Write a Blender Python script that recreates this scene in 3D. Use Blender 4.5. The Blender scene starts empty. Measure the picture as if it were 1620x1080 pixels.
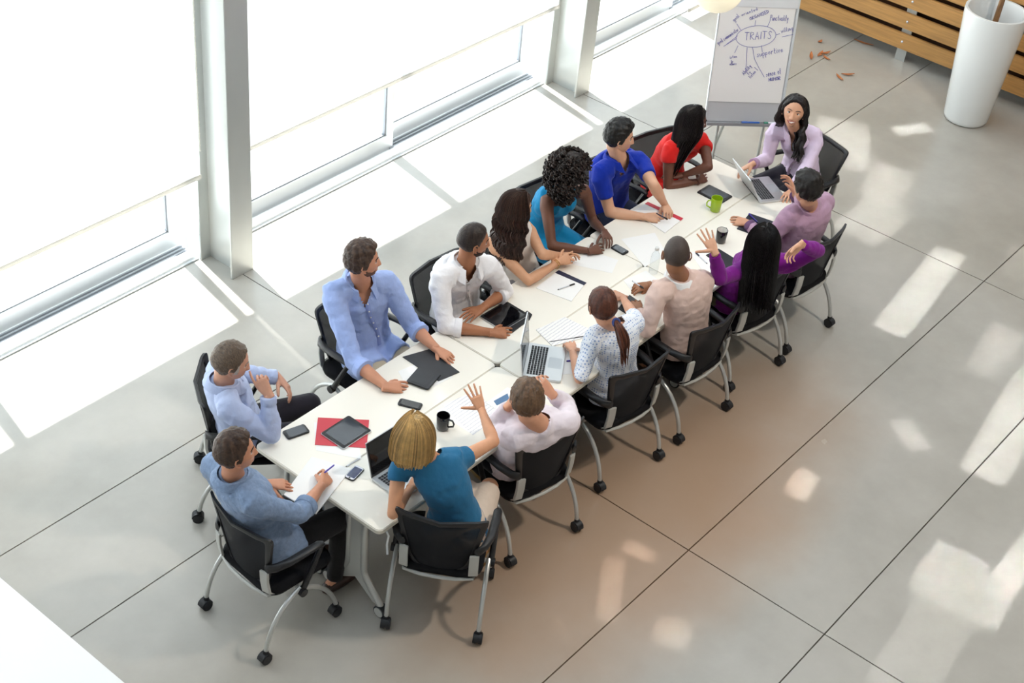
import bpy, bmesh, math, random
import numpy as np
from mathutils import Vector, Matrix, noise
random.seed(7)
S = bpy.context.scene
COL = S.collection
PI = math.pi
# ------------------------------------------------------------------ camera
CAM_H = 6.45
FPX = 2414.98
ROT = Matrix(((0.63841209, 0.42563162, -0.64130159), (-0.76499076, 0.44285096, -0.46762394), (0.08496549, 0.78912657, 0.60832567)))
cd = bpy.data.cameras.new('camera')
cam = bpy.data.objects.new('camera', cd)
COL.objects.link(cam)
cam.matrix_world = Matrix.Translation((0, 0, CAM_H)) @ ROT.to_4x4()
cd.sensor_fit = 'HORIZONTAL'
cd.sensor_width = 36.0
cd.lens = FPX / 1620 * 36.0
cd.clip_start = 0.1
cd.clip_end = 200
S.camera = cam
# ------------------------------------------------------------------ exposure, sky, sun, flood and added floor patch lamps
S.view_settings.view_transform = 'Standard'
S.view_settings.look = 'None'
S.view_settings.gamma = 1.0
S.view_settings.use_curve_mapping = False
S.view_settings.exposure = 0.74
W = bpy.data.worlds.new('sky')
S.world = W
W.use_nodes = True
bg = W.node_tree.nodes['Background']
bg.inputs[0].default_value = (0.77, 0.90, 1.0, 1)
bg.inputs[1].default_value = 1.6


def lamp(name, typ, loc, energy, color, direction=None, **kw):
    d = bpy.data.lights.new(name, typ)
    d.energy = energy
    d.color = color
    for k, v in kw.items():
        setattr(d, k, v)
    o = bpy.data.objects.new(name, d)
    COL.objects.link(o)
    o.location = loc
    if direction is not None:
        o.rotation_euler = Vector(direction).to_track_quat('-Z', 'Y').to_euler()
    return o


lamp('sun', 'SUN', (0, 20, 20), 15.0, (1.0, 0.985, 0.965), (-0.16, -0.75, -0.80), angle=0.03)
lamp('gallery_floodlight', 'AREA', (7.6, 0.6, 6.9), 118, (1.0, 0.91, 0.80), (-0.15, 0.52, -1.0), shape='DISK', size=0.5)
# added narrow-beam lamps without fixtures, making the stray light patches on the floor (centre x, y, size, size, strength, turn)
for (x, y, sx, sy, e, rz) in ((11.05, 4.75, 0.85, 0.45, 0.9, 0.5), (11.75, 4.45, 0.35, 0.16, 1.6, -0.5), (10.75, 4.15, 0.6, 0.35, 0.7, 0.2), (9.55, 3.2, 1.35, 0.24, 1.3, 0.12),
                              (10.15, 3.95, 0.7, 0.4, 0.7, 0.0), (9.25, 2.45, 0.7, 0.25, 0.4, 0.15), (8.55, 2.0, 1.3, 0.3, 1.1, 0.15), (7.95, 2.45, 0.3, 0.18, 0.5, 0.9),
                              (7.55, 1.25, 0.75, 0.45, 1.6, 0.05), (6.95, 1.55, 0.5, 0.55, 0.9, 0.1), (7.0, 2.72, 0.28, 0.15, 0.9, 0.2), (5.42, 3.06, 0.5, 0.12, 0.55, 0.55), (5.78, 3.12, 0.1, 0.2, 0.6, 0.2), (5.4, 2.6, 0.22, 0.2, 0.5, 0.3), (6.35, 1.5, 0.9, 0.35, 0.35, 0.1), (10.6, 2.5, 0.5, 0.9, 0.3, 0.4)):
    o = lamp('added_patch_light', 'AREA', (x, y, 4.9), e * sx * sy * 1.7, (0.95, 0.98, 1.0), (0.0, 0.0, -1.0), shape='RECTANGLE', size=sx, size_y=sy, spread=math.radians(0.8))
    o.rotation_euler.z = rz

# ------------------------------------------------------------------ pixel ray helper (frame 1620 x 1080): where a sight line meets a height
CP = Vector((0, 0, CAM_H))


def ray(px, py):
    return (ROT @ Vector((px - 810, 540 - py, -FPX))).normalized()


def at(px, py, z=0.0):
    d = ray(px, py)
    return CP + d * ((z - CAM_H) / d.z)


# ------------------------------------------------------------------ materials
def lin(h):
    h = h.lstrip('#')
    v = [int(h[i:i + 2], 16) / 255 for i in (0, 2, 4)]
    return tuple(c / 12.92 if c <= 0.04045 else ((c + 0.055) / 1.055) ** 2.4 for c in v) + (1,)


MATS = {}


def mat(name, color, rough=0.5, metal=0.0, spec=0.5, bump=0.0, bscale=60.0, var=0.0, vscale=8.0, stretch=(1, 1, 1), sheen=0.0, coat=0.0, alpha=None, trans=0.0, emit=0.0):
    if name in MATS:
        return MATS[name]
    m = bpy.data.materials.new(name)
    m.use_nodes = True
    nt = m.node_tree
    N, L = nt.nodes, nt.links
    p = N['Principled BSDF']
    c = lin(color) if isinstance(color, str) else color
    p.inputs['Base Color'].default_value = c
    p.inputs['Roughness'].default_value = rough
    p.inputs['Metallic'].default_value = metal
    p.inputs['Specular IOR Level'].default_value = spec
    p.inputs['Sheen Weight'].default_value = sheen
    p.inputs['Coat Weight'].default_value = coat
    p.inputs['Transmission Weight'].default_value = trans
    if alpha is not None:
        p.inputs['Alpha'].default_value = alpha
    if emit:
        p.inputs['Emission Color'].default_value = c
        p.inputs['Emission Strength'].default_value = emit
    tc = N.new('ShaderNodeTexCoord')
    mp = N.new('ShaderNodeMapping')
    mp.inputs['Scale'].default_value = stretch
    L.new(tc.outputs['Object'], mp.inputs['Vector'])
    if var:
        n = N.new('ShaderNodeTexNoise')
        n.inputs['Scale'].default_value = vscale
        n.inputs['Detail'].default_value = 5
        L.new(mp.outputs[0], n.inputs['Vector'])
        r = N.new('ShaderNodeMapRange')
        r.inputs[1].default_value = 0.3
        r.inputs[2].default_value = 0.7
        r.inputs[3].default_value = 1 - var
        r.inputs[4].default_value = 1 + var
        L.new(n.outputs[0], r.inputs[0])
        x = N.new('ShaderNodeVectorMath')
        x.operation = 'SCALE'
        x.inputs[0].default_value = c[:3]
        L.new(r.outputs[0], x.inputs['Scale'])
        L.new(x.outputs[0], p.inputs['Base Color'])
    if bump:
        n = N.new('ShaderNodeTexNoise')
        n.inputs['Scale'].default_value = bscale
        n.inputs['Detail'].default_value = 4
        L.new(mp.outputs[0], n.inputs['Vector'])
        b = N.new('ShaderNodeBump')
        b.inputs['Strength'].default_value = bump
        b.inputs['Distance'].default_value = 0.01
        L.new(n.outputs[0], b.inputs['Height'])
        L.new(b.outputs[0], p.inputs['Normal'])
    MATS[name] = m
    return m


def cloth(name, color, **kw):
    kw.setdefault('bump', 0.25)
    kw.setdefault('bscale', 35)
    kw.setdefault('var', 0.06)
    kw.setdefault('vscale', 9)
    return mat(name, color, rough=0.9, spec=0.15, sheen=0.15, **kw)


def hairmat(name, color, var=0.45, rough=0.42):
    if name in MATS: return MATS[name]
    m = mat(name, color, rough=rough, spec=0.35, var=0.18, vscale=30, bump=0.35, bscale=90)
    nt = m.node_tree
    N, L = nt.nodes, nt.links
    a = N.new('ShaderNodeAttribute'); a.attribute_name = 'strand'
    r = N.new('ShaderNodeMapRange'); r.inputs[3].default_value = 1 - var; r.inputs[4].default_value = 1 + var * 1.7
    L.new(a.outputs['Fac'], r.inputs[0])
    p = N['Principled BSDF']
    src = p.inputs['Base Color'].links[0].from_socket
    x = N.new('ShaderNodeVectorMath'); x.operation = 'SCALE'
    L.new(src, x.inputs[0]); L.new(r.outputs[0], x.inputs['Scale']); L.new(x.outputs[0], p.inputs['Base Color'])
    return m


M = dict(
    white=mat('white_laminate', '#efe9dd', 0.32, var=0.012, vscale=3),
    edge=mat('beige_edge_band', '#cfc9bb', 0.5),
    steel=mat('brushed_steel_grey', '#b9bbb9', 0.42, metal=0.55, var=0.05, vscale=5, stretch=(6, 6, 0.3)),
    colpaint=mat('silver_column_paint', '#c6c8c4', 0.38, metal=0.35, var=0.05, vscale=4, stretch=(1, 1, 0.25)),
    silver=mat('silver_painted_tube', '#c3c4c1', 0.33, metal=0.6),
    bracket=mat('light_grey_bracket', '#bdbdb8', 0.5, metal=0.2),
    black=mat('black_plastic', '#17171a', 0.42, bump=0.08, bscale=300),
    blackseat=mat('black_seat_fabric', '#141417', 0.9, spec=0.2, bump=0.25, bscale=300),
    rubber=mat('black_caster', '#1b1c20', 0.5),
    gloss=mat('black_glass', '#0b0c10', 0.06, spec=0.6),
    dark=mat('dark_grey_cover', '#2c2d31', 0.5, var=0.1, vscale=20),
    alu=mat('aluminium', '#d2d4d6', 0.32, metal=0.75),
    key=mat('black_keys', '#1d1d22', 0.5),
    pad=mat('trackpad', '#c2c6ca', 0.3, metal=0.5),
    paper=mat('white_paper', '#f1efec', 0.8, spec=0.2),
    boardwhite=mat('white_board_surface', '#e3e4e6', 0.35),
    boardgrey=mat('grey_board', '#c2c3c5', 0.45),
    ink=mat('blue_marker_ink', '#5a58ae', 0.7),
    red=mat('red_card', '#c9404b', 0.6),
    navy=mat('navy_strip', '#23263f', 0.5),
    green=mat('lime_green_glaze', '#a3c41f', 0.22, coat=0.4),
    ceramicblack=mat('black_glaze', '#131316', 0.16, coat=0.5),
    ceramicwhite=mat('white_glaze', '#ece9e4', 0.2, coat=0.3),
    purple=mat('purple_plastic', '#4b3aa8', 0.35),
    pen=mat('white_pen_barrel', '#dcdce2', 0.35),
    pot=mat('white_planter_glaze', '#eceeed', 0.16, coat=0.5),
    soil=mat('dark_soil', '#2a221c', 0.95, bump=0.8, bscale=60),
    bark=mat('brown_bark', '#8a6440', 0.55, var=0.3, vscale=12, stretch=(3, 3, 1)),
    gold=mat('gold', '#d3aa58', 0.25, metal=1.0),
    leaf=mat('dry_orange_leaf', '#b06a3c', 0.7, var=0.25, vscale=30),
    wood=mat('oak_slat', '#b98a50', 0.5, var=0.16, vscale=5, stretch=(12, 0.7, 12), bump=0.12, bscale=25),
    woodback=mat('dark_wood_backing', '#4a2c18', 0.8, var=0.2, vscale=4),
    bolt=mat('steel_bolt', '#d8dade', 0.25, metal=0.9),
    wall=mat('white_wall', '#dadcdd', 0.85, var=0.02, vscale=2),
    paving=mat('pale_paving', '#d8dadb', 0.9, var=0.04, vscale=2),
    frame=mat('white_window_frame', '#d8dcde', 0.4, metal=0.15),
    framegrey=mat('grey_window_gasket', '#8b9096', 0.5),
    hem=mat('blind_hem_bar', '#dedad0', 0.7),
    shade=mat('cream_lamp_shade', '#f2e9cf', 0.6, emit=0.3),
    cordm=mat('white_cord', '#d9d9d6', 0.5),
    sclera=mat('eye_white', '#e9e4df', 0.25),
    iris=mat('dark_iris', '#20150f', 0.15),
    tooth=mat('teeth', '#f2eee6', 0.3),
    shoe=mat('brown_leather', '#3a241c', 0.35),
    shoetan=mat('tan_leather', '#8a6a3a', 0.4),
    bluepen=mat('blue_marker', '#2f63b8', 0.35),
    greenpen=mat('green_marker', '#2c7f68', 0.35),
    screenblue=mat('lit_screen_blue', '#1c2f5c', 0.1),
    screengrey=mat('grey_reflective_screen', '#3a4048', 0.08),
    water=mat('clear_plastic', '#ffffff', 0.05, trans=1.0),
)


def glass_like(name, tint, gloss, rough=0.02):
    m = bpy.data.materials.new(name)
    m.use_nodes = True
    nt = m.node_tree
    nt.nodes.remove(nt.nodes['Principled BSDF'])
    t = nt.nodes.new('ShaderNodeBsdfTransparent')
    t.inputs[0].default_value = tint
    g = nt.nodes.new('ShaderNodeBsdfGlossy')
    g.inputs['Roughness'].default_value = rough
    lw = nt.nodes.new('ShaderNodeLayerWeight')
    lw.inputs['Blend'].default_value = 0.5
    pw = nt.nodes.new('ShaderNodeMath'); pw.operation = 'POWER'; pw.inputs[1].default_value = 4.0
    nt.links.new(lw.outputs['Facing'], pw.inputs[0])
    f = nt.nodes.new('ShaderNodeMath'); f.operation = 'MULTIPLY_ADD'; f.inputs[1].default_value = gloss; f.inputs[2].default_value = 0.03
    nt.links.new(pw.outputs[0], f.inputs[0])
    x = nt.nodes.new('ShaderNodeMixShader')
    nt.links.new(f.outputs[0], x.inputs[0])
    nt.links.new(t.outputs[0], x.inputs[1])
    nt.links.new(g.outputs[0], x.inputs[2])
    nt.links.new(x.outputs[0], nt.nodes['Material Output'].inputs[0])
    return m


M['glass'] = glass_like('window_glass', (0.97, 0.985, 0.985, 1), 0.5)
M['bottle'] = glass_like('clear_bottle_plastic', (0.93, 0.95, 0.96, 1), 0.7)


def mesh_fabric():
    m = mat('chair_mesh_fabric', '#1c1d21', 0.75, spec=0.25, bump=0.15, bscale=400)
    m.node_tree.nodes['Principled BSDF'].inputs['Alpha'].default_value = 0.93
    return m


M['meshback'] = mesh_fabric()


def blind_mat(name='white_blind_fabric', col=(0.87, 0.88, 0.88, 1)):
    m = bpy.data.materials.new(name)
    m.use_nodes = True
    nt = m.node_tree
    nt.nodes.remove(nt.nodes['Principled BSDF'])
    d = nt.nodes.new('ShaderNodeBsdfDiffuse')
    d.inputs[0].default_value = col
    t = nt.nodes.new('ShaderNodeBsdfTranslucent')
    t.inputs[0].default_value = col
    x = nt.nodes.new('ShaderNodeMixShader')
    x.inputs[0].default_value = 0.5
    nt.links.new(d.outputs[0], x.inputs[1])
    nt.links.new(t.outputs[0], x.inputs[2])
    nt.links.new(x.outputs[0], nt.nodes['Material Output'].inputs[0])
    return m


M['blind'] = blind_mat()
M['hemfab'] = blind_mat('cream_hem_fabric', (0.66, 0.64, 0.6, 1))


def floor_mat():
    m = bpy.data.materials.new('polished_concrete')
    m.use_nodes = True
    nt = m.node_tree
    N, L = nt.nodes, nt.links
    p = N['Principled BSDF']
    tc = N.new('ShaderNodeTexCoord')
    n1 = N.new('ShaderNodeTexNoise')
    n1.inputs['Scale'].default_value = 0.9
    n1.inputs['Detail'].default_value = 8
    n1.inputs['Roughness'].default_value = 0.62
    L.new(tc.outputs['Object'], n1.inputs['Vector'])
    cr = N.new('ShaderNodeValToRGB')
    cr.color_ramp.elements[0].position = 0.3
    cr.color_ramp.elements[0].color = lin('#a39e95')
    cr.color_ramp.elements[1].position = 0.72
    cr.color_ramp.elements[1].color = lin('#bab5ac')
    L.new(n1.outputs[0], cr.inputs[0])
    # warm brown reflection painted into the slab colour on the east side of the table
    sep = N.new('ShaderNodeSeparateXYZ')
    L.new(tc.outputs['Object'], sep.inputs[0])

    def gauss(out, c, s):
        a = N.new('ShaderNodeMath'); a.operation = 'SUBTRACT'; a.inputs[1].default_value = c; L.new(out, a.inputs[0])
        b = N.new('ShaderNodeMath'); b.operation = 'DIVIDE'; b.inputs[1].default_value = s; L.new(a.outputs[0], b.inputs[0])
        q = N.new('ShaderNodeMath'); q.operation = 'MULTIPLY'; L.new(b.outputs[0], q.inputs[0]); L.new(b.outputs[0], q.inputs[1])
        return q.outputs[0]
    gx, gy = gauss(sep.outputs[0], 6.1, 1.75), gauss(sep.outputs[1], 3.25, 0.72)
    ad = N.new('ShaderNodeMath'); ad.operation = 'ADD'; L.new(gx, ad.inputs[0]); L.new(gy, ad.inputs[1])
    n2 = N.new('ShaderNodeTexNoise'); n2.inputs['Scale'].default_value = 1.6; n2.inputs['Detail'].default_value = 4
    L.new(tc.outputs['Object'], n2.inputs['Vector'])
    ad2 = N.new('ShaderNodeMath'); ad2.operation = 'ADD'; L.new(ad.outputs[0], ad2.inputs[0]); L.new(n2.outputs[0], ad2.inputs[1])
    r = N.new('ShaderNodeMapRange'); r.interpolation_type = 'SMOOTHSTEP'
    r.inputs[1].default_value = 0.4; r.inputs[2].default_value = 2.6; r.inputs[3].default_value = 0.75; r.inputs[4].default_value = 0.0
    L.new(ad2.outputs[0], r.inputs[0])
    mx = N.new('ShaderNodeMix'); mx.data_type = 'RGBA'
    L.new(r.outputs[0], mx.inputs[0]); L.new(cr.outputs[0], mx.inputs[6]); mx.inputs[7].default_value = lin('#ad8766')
    L.new(mx.outputs[2], p.inputs['Base Color'])
    n3 = N.new('ShaderNodeTexNoise'); n3.inputs['Scale'].default_value = 2.2; n3.inputs['Detail'].default_value = 6
    L.new(tc.outputs['Object'], n3.inputs['Vector'])
    rr = N.new('ShaderNodeMapRange'); rr.inputs[3].default_value = 0.13; rr.inputs[4].default_value = 0.32
    L.new(n3.outputs[0], rr.inputs[0]); L.new(rr.outputs[0], p.inputs['Roughness'])
    p.inputs['Specular IOR Level'].default_value = 0.55
    return m


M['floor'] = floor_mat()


def dotted():
    m = cloth('white_blouse_with_pale_blue_dots', '#e8ecf4')
    nt = m.node_tree
    N, L = nt.nodes, nt.links
    p = N['Principled BSDF']
    tc = N.new('ShaderNodeTexCoord')
    v = N.new('ShaderNodeTexVoronoi'); v.inputs['Scale'].default_value = 62; v.inputs['Randomness'].default_value = 0.15
    L.new(tc.outputs['Object'], v.inputs['Vector'])
    r = N.new('ShaderNodeValToRGB')
    r.color_ramp.elements[0].position = 0.28; r.color_ramp.elements[0].color = lin('#8fa6cf')
    r.color_ramp.elements[1].position = 0.4; r.color_ramp.elements[1].color = lin('#e9edf5')
    L.new(v.outputs['Distance'], r.inputs[0])
    L.new(r.outputs[0], p.inputs['Base Color'])
    return m


# ------------------------------------------------------------------ mesh builder
class MB:
    def __init__(s):
        s.v, s.f, s.m, s.cur, s.attr = [], [], [], 0, None

    def add(s, vs, fs):
        o = len(s.v)
        s.v += [tuple(x) for x in vs]
        for f in fs:
            s.f.append(tuple(o + i for i in f))
            s.m.append(s.cur)
        return s

    def box(s, a, b, T=None):
        (x0, y0, z0), (x1, y1, z1) = a, b
        vs = [Vector(p) for p in ((x0, y0, z0), (x1, y0, z0), (x1, y1, z0), (x0, y1, z0), (x0, y0, z1), (x1, y0, z1), (x1, y1, z1), (x0, y1, z1))]
        if T:
            vs = [T @ p for p in vs]
        return s.add(vs, [(0, 3, 2, 1), (4, 5, 6, 7), (0, 1, 5, 4), (1, 2, 6, 5), (2, 3, 7, 6), (3, 0, 4, 7)])

    def prism(s, pts, z0, z1, T=None):
        n = len(pts)
        vs = [Vector((p[0], p[1], z0)) for p in pts] + [Vector((p[0], p[1], z1)) for p in pts]
        if T:
            vs = [T @ p for p in vs]
        return s.add(vs, [tuple(range(n - 1, -1, -1)), tuple(range(n, 2 * n))] + [(i, (i + 1) % n, n + (i + 1) % n, n + i) for i in range(n)])

    def rings(s, R, caps=True):
        n = len(R[0])
        vs = [p for r in R for p in r]
        fs = []
        for k in range(len(R) - 1):
            for i in range(n):
                j = (i + 1) % n
                fs.append((k * n + i, k * n + j, (k + 1) * n + j, (k + 1) * n + i))
        if caps:
            fs.append(tuple(range(n - 1, -1, -1)))
            fs.append(tuple((len(R) - 1) * n + i for i in range(n)))
        return s.add(vs, fs)

    def tube(s, pts, rad, n=10, side=None, round_caps=False, flat=1.0):
        P = [Vector(p) for p in pts]
        rad = [rad] * len(P) if isinstance(rad, (int, float)) else list(rad)
        if round_caps:
            d0 = (P[0] - P[1]).normalized(); d1 = (P[-1] - P[-2]).normalized()
            a = [(P[0] + d0 * rad[0] * q, rad[0] * w) for q, w in ((0.98, 0.2), (0.7, 0.71), (0.35, 0.93))]
            b = [(P[-1] + d1 * rad[-1] * q, rad[-1] * w) for q, w in ((0.35, 0.93), (0.7, 0.71), (0.98, 0.2))]
            P = [x[0] for x in a] + P + [x[0] for x in b]
            rad = [x[1] for x in a] + rad + [x[1] for x in b]
        t = (P[1] - P[0]).normalized()
        u = Vector(side) if side is not None else (Vector((0, 0, 1)) if abs(t.z) < 0.9 else Vector((1, 0, 0)))
        R = []
        for i, p in enumerate(P):
            t = (P[min(i + 1, len(P) - 1)] - P[max(i - 1, 0)]).normalized()
            u = (u - t * u.dot(t)).normalized()
            w = t.cross(u)
            R.append([p + (u * math.cos(2 * PI * k / n) + w * (flat * math.sin(2 * PI * k / n))) * rad[i] for k in range(n)])
        return s.rings(R)

    def lathe(s, prof, n=32, c=(0, 0, 0), caps=True):
        R = [[Vector((c[0] + r * math.cos(2 * PI * k / n), c[1] + r * math.sin(2 * PI * k / n), c[2] + z)) for k in range(n)] for r, z in prof]
        return s.rings(R, caps)

    def ball(s, c, r, T=None, n=12):
        c = Vector(c)
        r = Vector((r, r, r)) if isinstance(r, (int, float)) else Vector(r)
        R = []
        for i in range(1, n):
            th = PI * i / n
            ring = []
            for k in range(n * 2):
                ph = PI * k / n
                q = Vector((r.x * math.sin(th) * math.cos(ph), r.y * math.sin(th) * math.sin(ph), -r.z * math.cos(th)))
                ring.append(c + (T @ q if T else q))
            R.append(ring)
        return s.rings(R)

    def mesh(s, name, mats, smooth=True, angle=35):
        me = bpy.data.meshes.new(name)
        me.from_pydata(s.v, [], s.f)
        for m in (mats if isinstance(mats, (list, tuple)) else [mats]):
            me.materials.append(m)
        if max(s.m, default=0) > 0:
            me.polygons.foreach_set('material_index', s.m)
        if s.attr is not None:
            at_ = me.attributes.new('strand', 'FLOAT', 'POINT')
            at_.data.foreach_set('value', list(s.attr) + [0.5] * (len(s.v) - len(s.attr)))
        if smooth:
            me.polygons.foreach_set('use_smooth', [True] * len(me.polygons))
            me.set_sharp_from_angle(angle=math.radians(angle))
        me.update()
        return me


def link(me, name, parent=None):
    o = bpy.data.objects.new(name, me)
    COL.objects.link(o)
    if parent is not None:
        o.parent = parent
    return o


def part(mb, name, m, parent=None, smooth=True, angle=35, bevel=0.0, seg=2):
    o = link(mb.mesh(name, m, smooth, angle), name, parent)
    if bevel:
        bm = bmesh.new(); bm.from_mesh(o.data)
        es = [e for e in bm.edges if len(e.link_faces) == 2 and e.calc_face_angle(0) > 0.6]
        bmesh.ops.bevel(bm, geom=es, offset=bevel, segments=seg, affect='EDGES', clamp_overlap=True)
        bm.to_mesh(o.data); bm.free()
        if smooth:
            o.data.polygons.foreach_set('use_smooth', [True] * len(o.data.polygons))
            o.data.set_sharp_from_angle(angle=math.radians(angle))
    return o


def tag(o, label=None, cat=None, group=None, kind=None):
    if label: o['label'] = label
    if cat: o['category'] = cat
    if group: o['group'] = group
    if kind: o['kind'] = kind
    return o


def empty(name, loc=(0, 0, 0), az=0.0, label=None, cat=None, group=None):
    o = bpy.data.objects.new(name, None)
    COL.objects.link(o)
    o.location = loc
    o.rotation_euler = (0, 0, az)
    o.empty_display_size = 0.1
    return tag(o, label, cat, group)


def copy_tree(o, parent=None):
    c = o.copy()
    COL.objects.link(c)
    if parent is not None:
        c.parent = parent
    for ch in list(o.children):
        copy_tree(ch, c)
    return c


def rrect(x0, y0, x1, y1, r, n=4):
    out = []
    for cx, cy, a in ((x1 - r, y1 - r, 0), (x0 + r, y1 - r, 90), (x0 + r, y0 + r, 180), (x1 - r, y0 + r, 270)):
        for k in range(n + 1):
            t = math.radians(a + 90 * k / n)
            out.append((cx + r * math.cos(t), cy + r * math.sin(t)))
    return out


# ------------------------------------------------------------------ room shell
def build_room():
    mb = MB().box((-3, -5, -0.3), (13.4, 7.17, -0.03))
    fl = tag(part(mb, 'floor', mat('dark_joint_filler', '#4a4742', 0.9), smooth=False), kind='structure')
    xs = [-3, 2.0, 6.0, 10.015, 13.4]
    ys = [-5, -0.05, 1.966, 2.91, 4.95, 5.71, 7.17]
    g = 0.004
    for i in range(len(xs) - 1):
        for j in range(len(ys) - 1):
            b = MB().box((xs[i] + g, ys[j] + g, -0.03), (xs[i + 1] - g, ys[j + 1] - g, 0))
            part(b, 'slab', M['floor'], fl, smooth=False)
    tag(part(MB().box((-30, 7.55, -0.35), (45, 60, -0.05)), 'trim_1', M['paving'], smooth=False), kind='structure')
    # walls
    tag(part(MB().box((13.4, -5, -0.3), (13.6, 7.6, 8.6)), 'wall_back', M['wall'], smooth=False), kind='structure')
    tag(part(MB().box((-3, -5.2, -0.3), (13.6, -5, 8.6)), 'wall_right', mat('grey_wall', '#8f9192', 0.85), smooth=False), kind='structure')
    tag(part(MB().box((-3.2, -5.2, -0.3), (-3, 7.6, 8.6)), 'wall_near', mat('grey_wall', '#8f9192', 0.85), smooth=False), kind='structure')
    tag(part(MB().box((-3, 7.2, 5.2), (13.4, 7.5, 8.6)), 'wall_left', M['wall'], smooth=False), kind='structure')
    # ceiling with rooflights between beams
    ce = MB()
    for x in (-3.2, 0.2, 3.6, 7.0, 10.4, 13.2):
        ce.box((x, -5.2, 8.6), (x + 0.5, 7.6, 8.95))
    ce.box((-3.2, -5.2, 8.6), (13.7, 2.9, 8.9)); ce.box((-3.2, 6.6, 8.6), (13.7, 7.6, 8.9))
    tag(part(ce, 'ceiling', mat('grey_ceiling', '#b4b6b8', 0.85), smooth=False), kind='structure')
    # window bays
    for n, x0 in enumerate((-2.0, 2.0, 6.0, 10.0)):
        a, b = x0 + 0.1, x0 + 3.9
        if x0 > 9: b = 13.38
        mid = x0 + 2.03
        w = empty('window_%d' % (n + 1)); w['kind'] = 'structure'
        part(MB().box((a, 7.17, -0.2), (b, 7.55, 0.012)), 'sill', M['frame'], w, smooth=False)
        part(MB().box((a, 7.19, 0.012), (b, 7.275, 0.03)), 'sill_strip', mat('bright_sill', '#eceeee', 0.4), w, smooth=False)
        tr = MB()
        for k in range(3):
            tr.box((mid, 7.285 + 0.035 * k, 0.012), (b, 7.297 + 0.035 * k, 0.03))
        part(tr, 'track', M['framegrey'], w, smooth=False)
        for (xa, xb, y) in ((a, mid + 0.04, 7.30), (mid - 0.04, b, 7.40)):
            s = MB()
            s.box((xa, y, 0.012), (xb, y + 0.05, 0.15)); s.box((xa, y, 5.1), (xb, y + 0.05, 5.2))
            s.box((xa, y, 0.15), (xa + 0.075, y + 0.05, 5.1)); s.box((xb - 0.075, y, 0.15), (xb, y + 0.05, 5.1))
            part(s, 'sash', M['frame'], w, smooth=False)
            q = MB()
            q.box((xa + 0.075, y + 0.012, 0.15), (xb - 0.075, y + 0.038, 0.162)); q.box((xa + 0.075, y + 0.012, 0.15), (xa + 0.087, y + 0.038, 5.1)); q.box((xb - 0.087, y + 0.012, 0.15), (xb - 0.075, y + 0.038, 5.1))
            part(q, 'gasket', M['framegrey'], w, smooth=False)
            part(MB().box((xa + 0.08, y + 0.022, 0.155), (xb - 0.08, y + 0.028, 5.1)), 'pane', M['glass'], w, smooth=False)
        # roller blinds
        spans = [(a, b, 0.72 if x0 < 5 else 0.76, ('white roller blind on the window outside the left of view', 'white roller blind at the far left, left of the first steel column',
                  'long white roller blind between the two steel columns', 'white roller blind just beyond the second steel column')[n])]
        if n == 3: spans = [(a, mid, 0.76, spans[0][3]), (mid - 0.03, b, 0.07, 'white roller blind let down almost to the floor, beyond the flip chart')]
        for (ba, bb, zb, bl) in spans:
            rb = empty('roller_blind', ((ba + bb) / 2, 7.1 if zb > 0.1 else 7.07, zb), 0, bl, 'blind', 'white roller blinds')
            hw = (bb - ba) / 2 - 0.016
            part(MB().box((-hw, -0.002, 0.03), (hw, 0.002, 5.3 - zb)), 'fabric', M['blind'], rb, smooth=False)
            part(MB().box((-hw - 0.01, -0.012, 0), (hw + 0.01, 0.012, 0.035)), 'hem_bar', M['hemfab'], rb, bevel=0.006)
            ch = MB()
            ch.tube([(hw + 0.012, 0.0, 0.22), (hw + 0.012, 0.0, 5.2 - zb)], 0.004, 6)
            for k in range(60): ch.ball((hw + 0.012, 0, 0.22 + k * 0.045), 0.007, n=4)
            part(ch, 'bead_chain', M['hem'], rb)
    # steel columns (I sections)
    for k, x in enumerate((2.0, 6.0, 10.0)):
        t = empty('steel_column', (x, 6.99, 0), 0, ('silver steel column outside the left of the view', 'silver steel column nearest the camera between two white blinds',
                                                   'silver steel column farther off behind the curly haired woman')[k], 'column', 'steel columns')
        part(MB().box((-0.10, -0.175, 0), (0.10, -0.155, 8.6)), 'flange', M['colpaint'], t, bevel=0.003)
        part(MB().box((-0.10, 0.155, 0), (0.10, 0.175, 8.6)), 'flange', M['colpaint'], t, bevel=0.003)
        part(MB().box((-0.012, -0.155, 0), (0.012, 0.155, 8.6)), 'web', M['colpaint'], t)


build_room()


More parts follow.
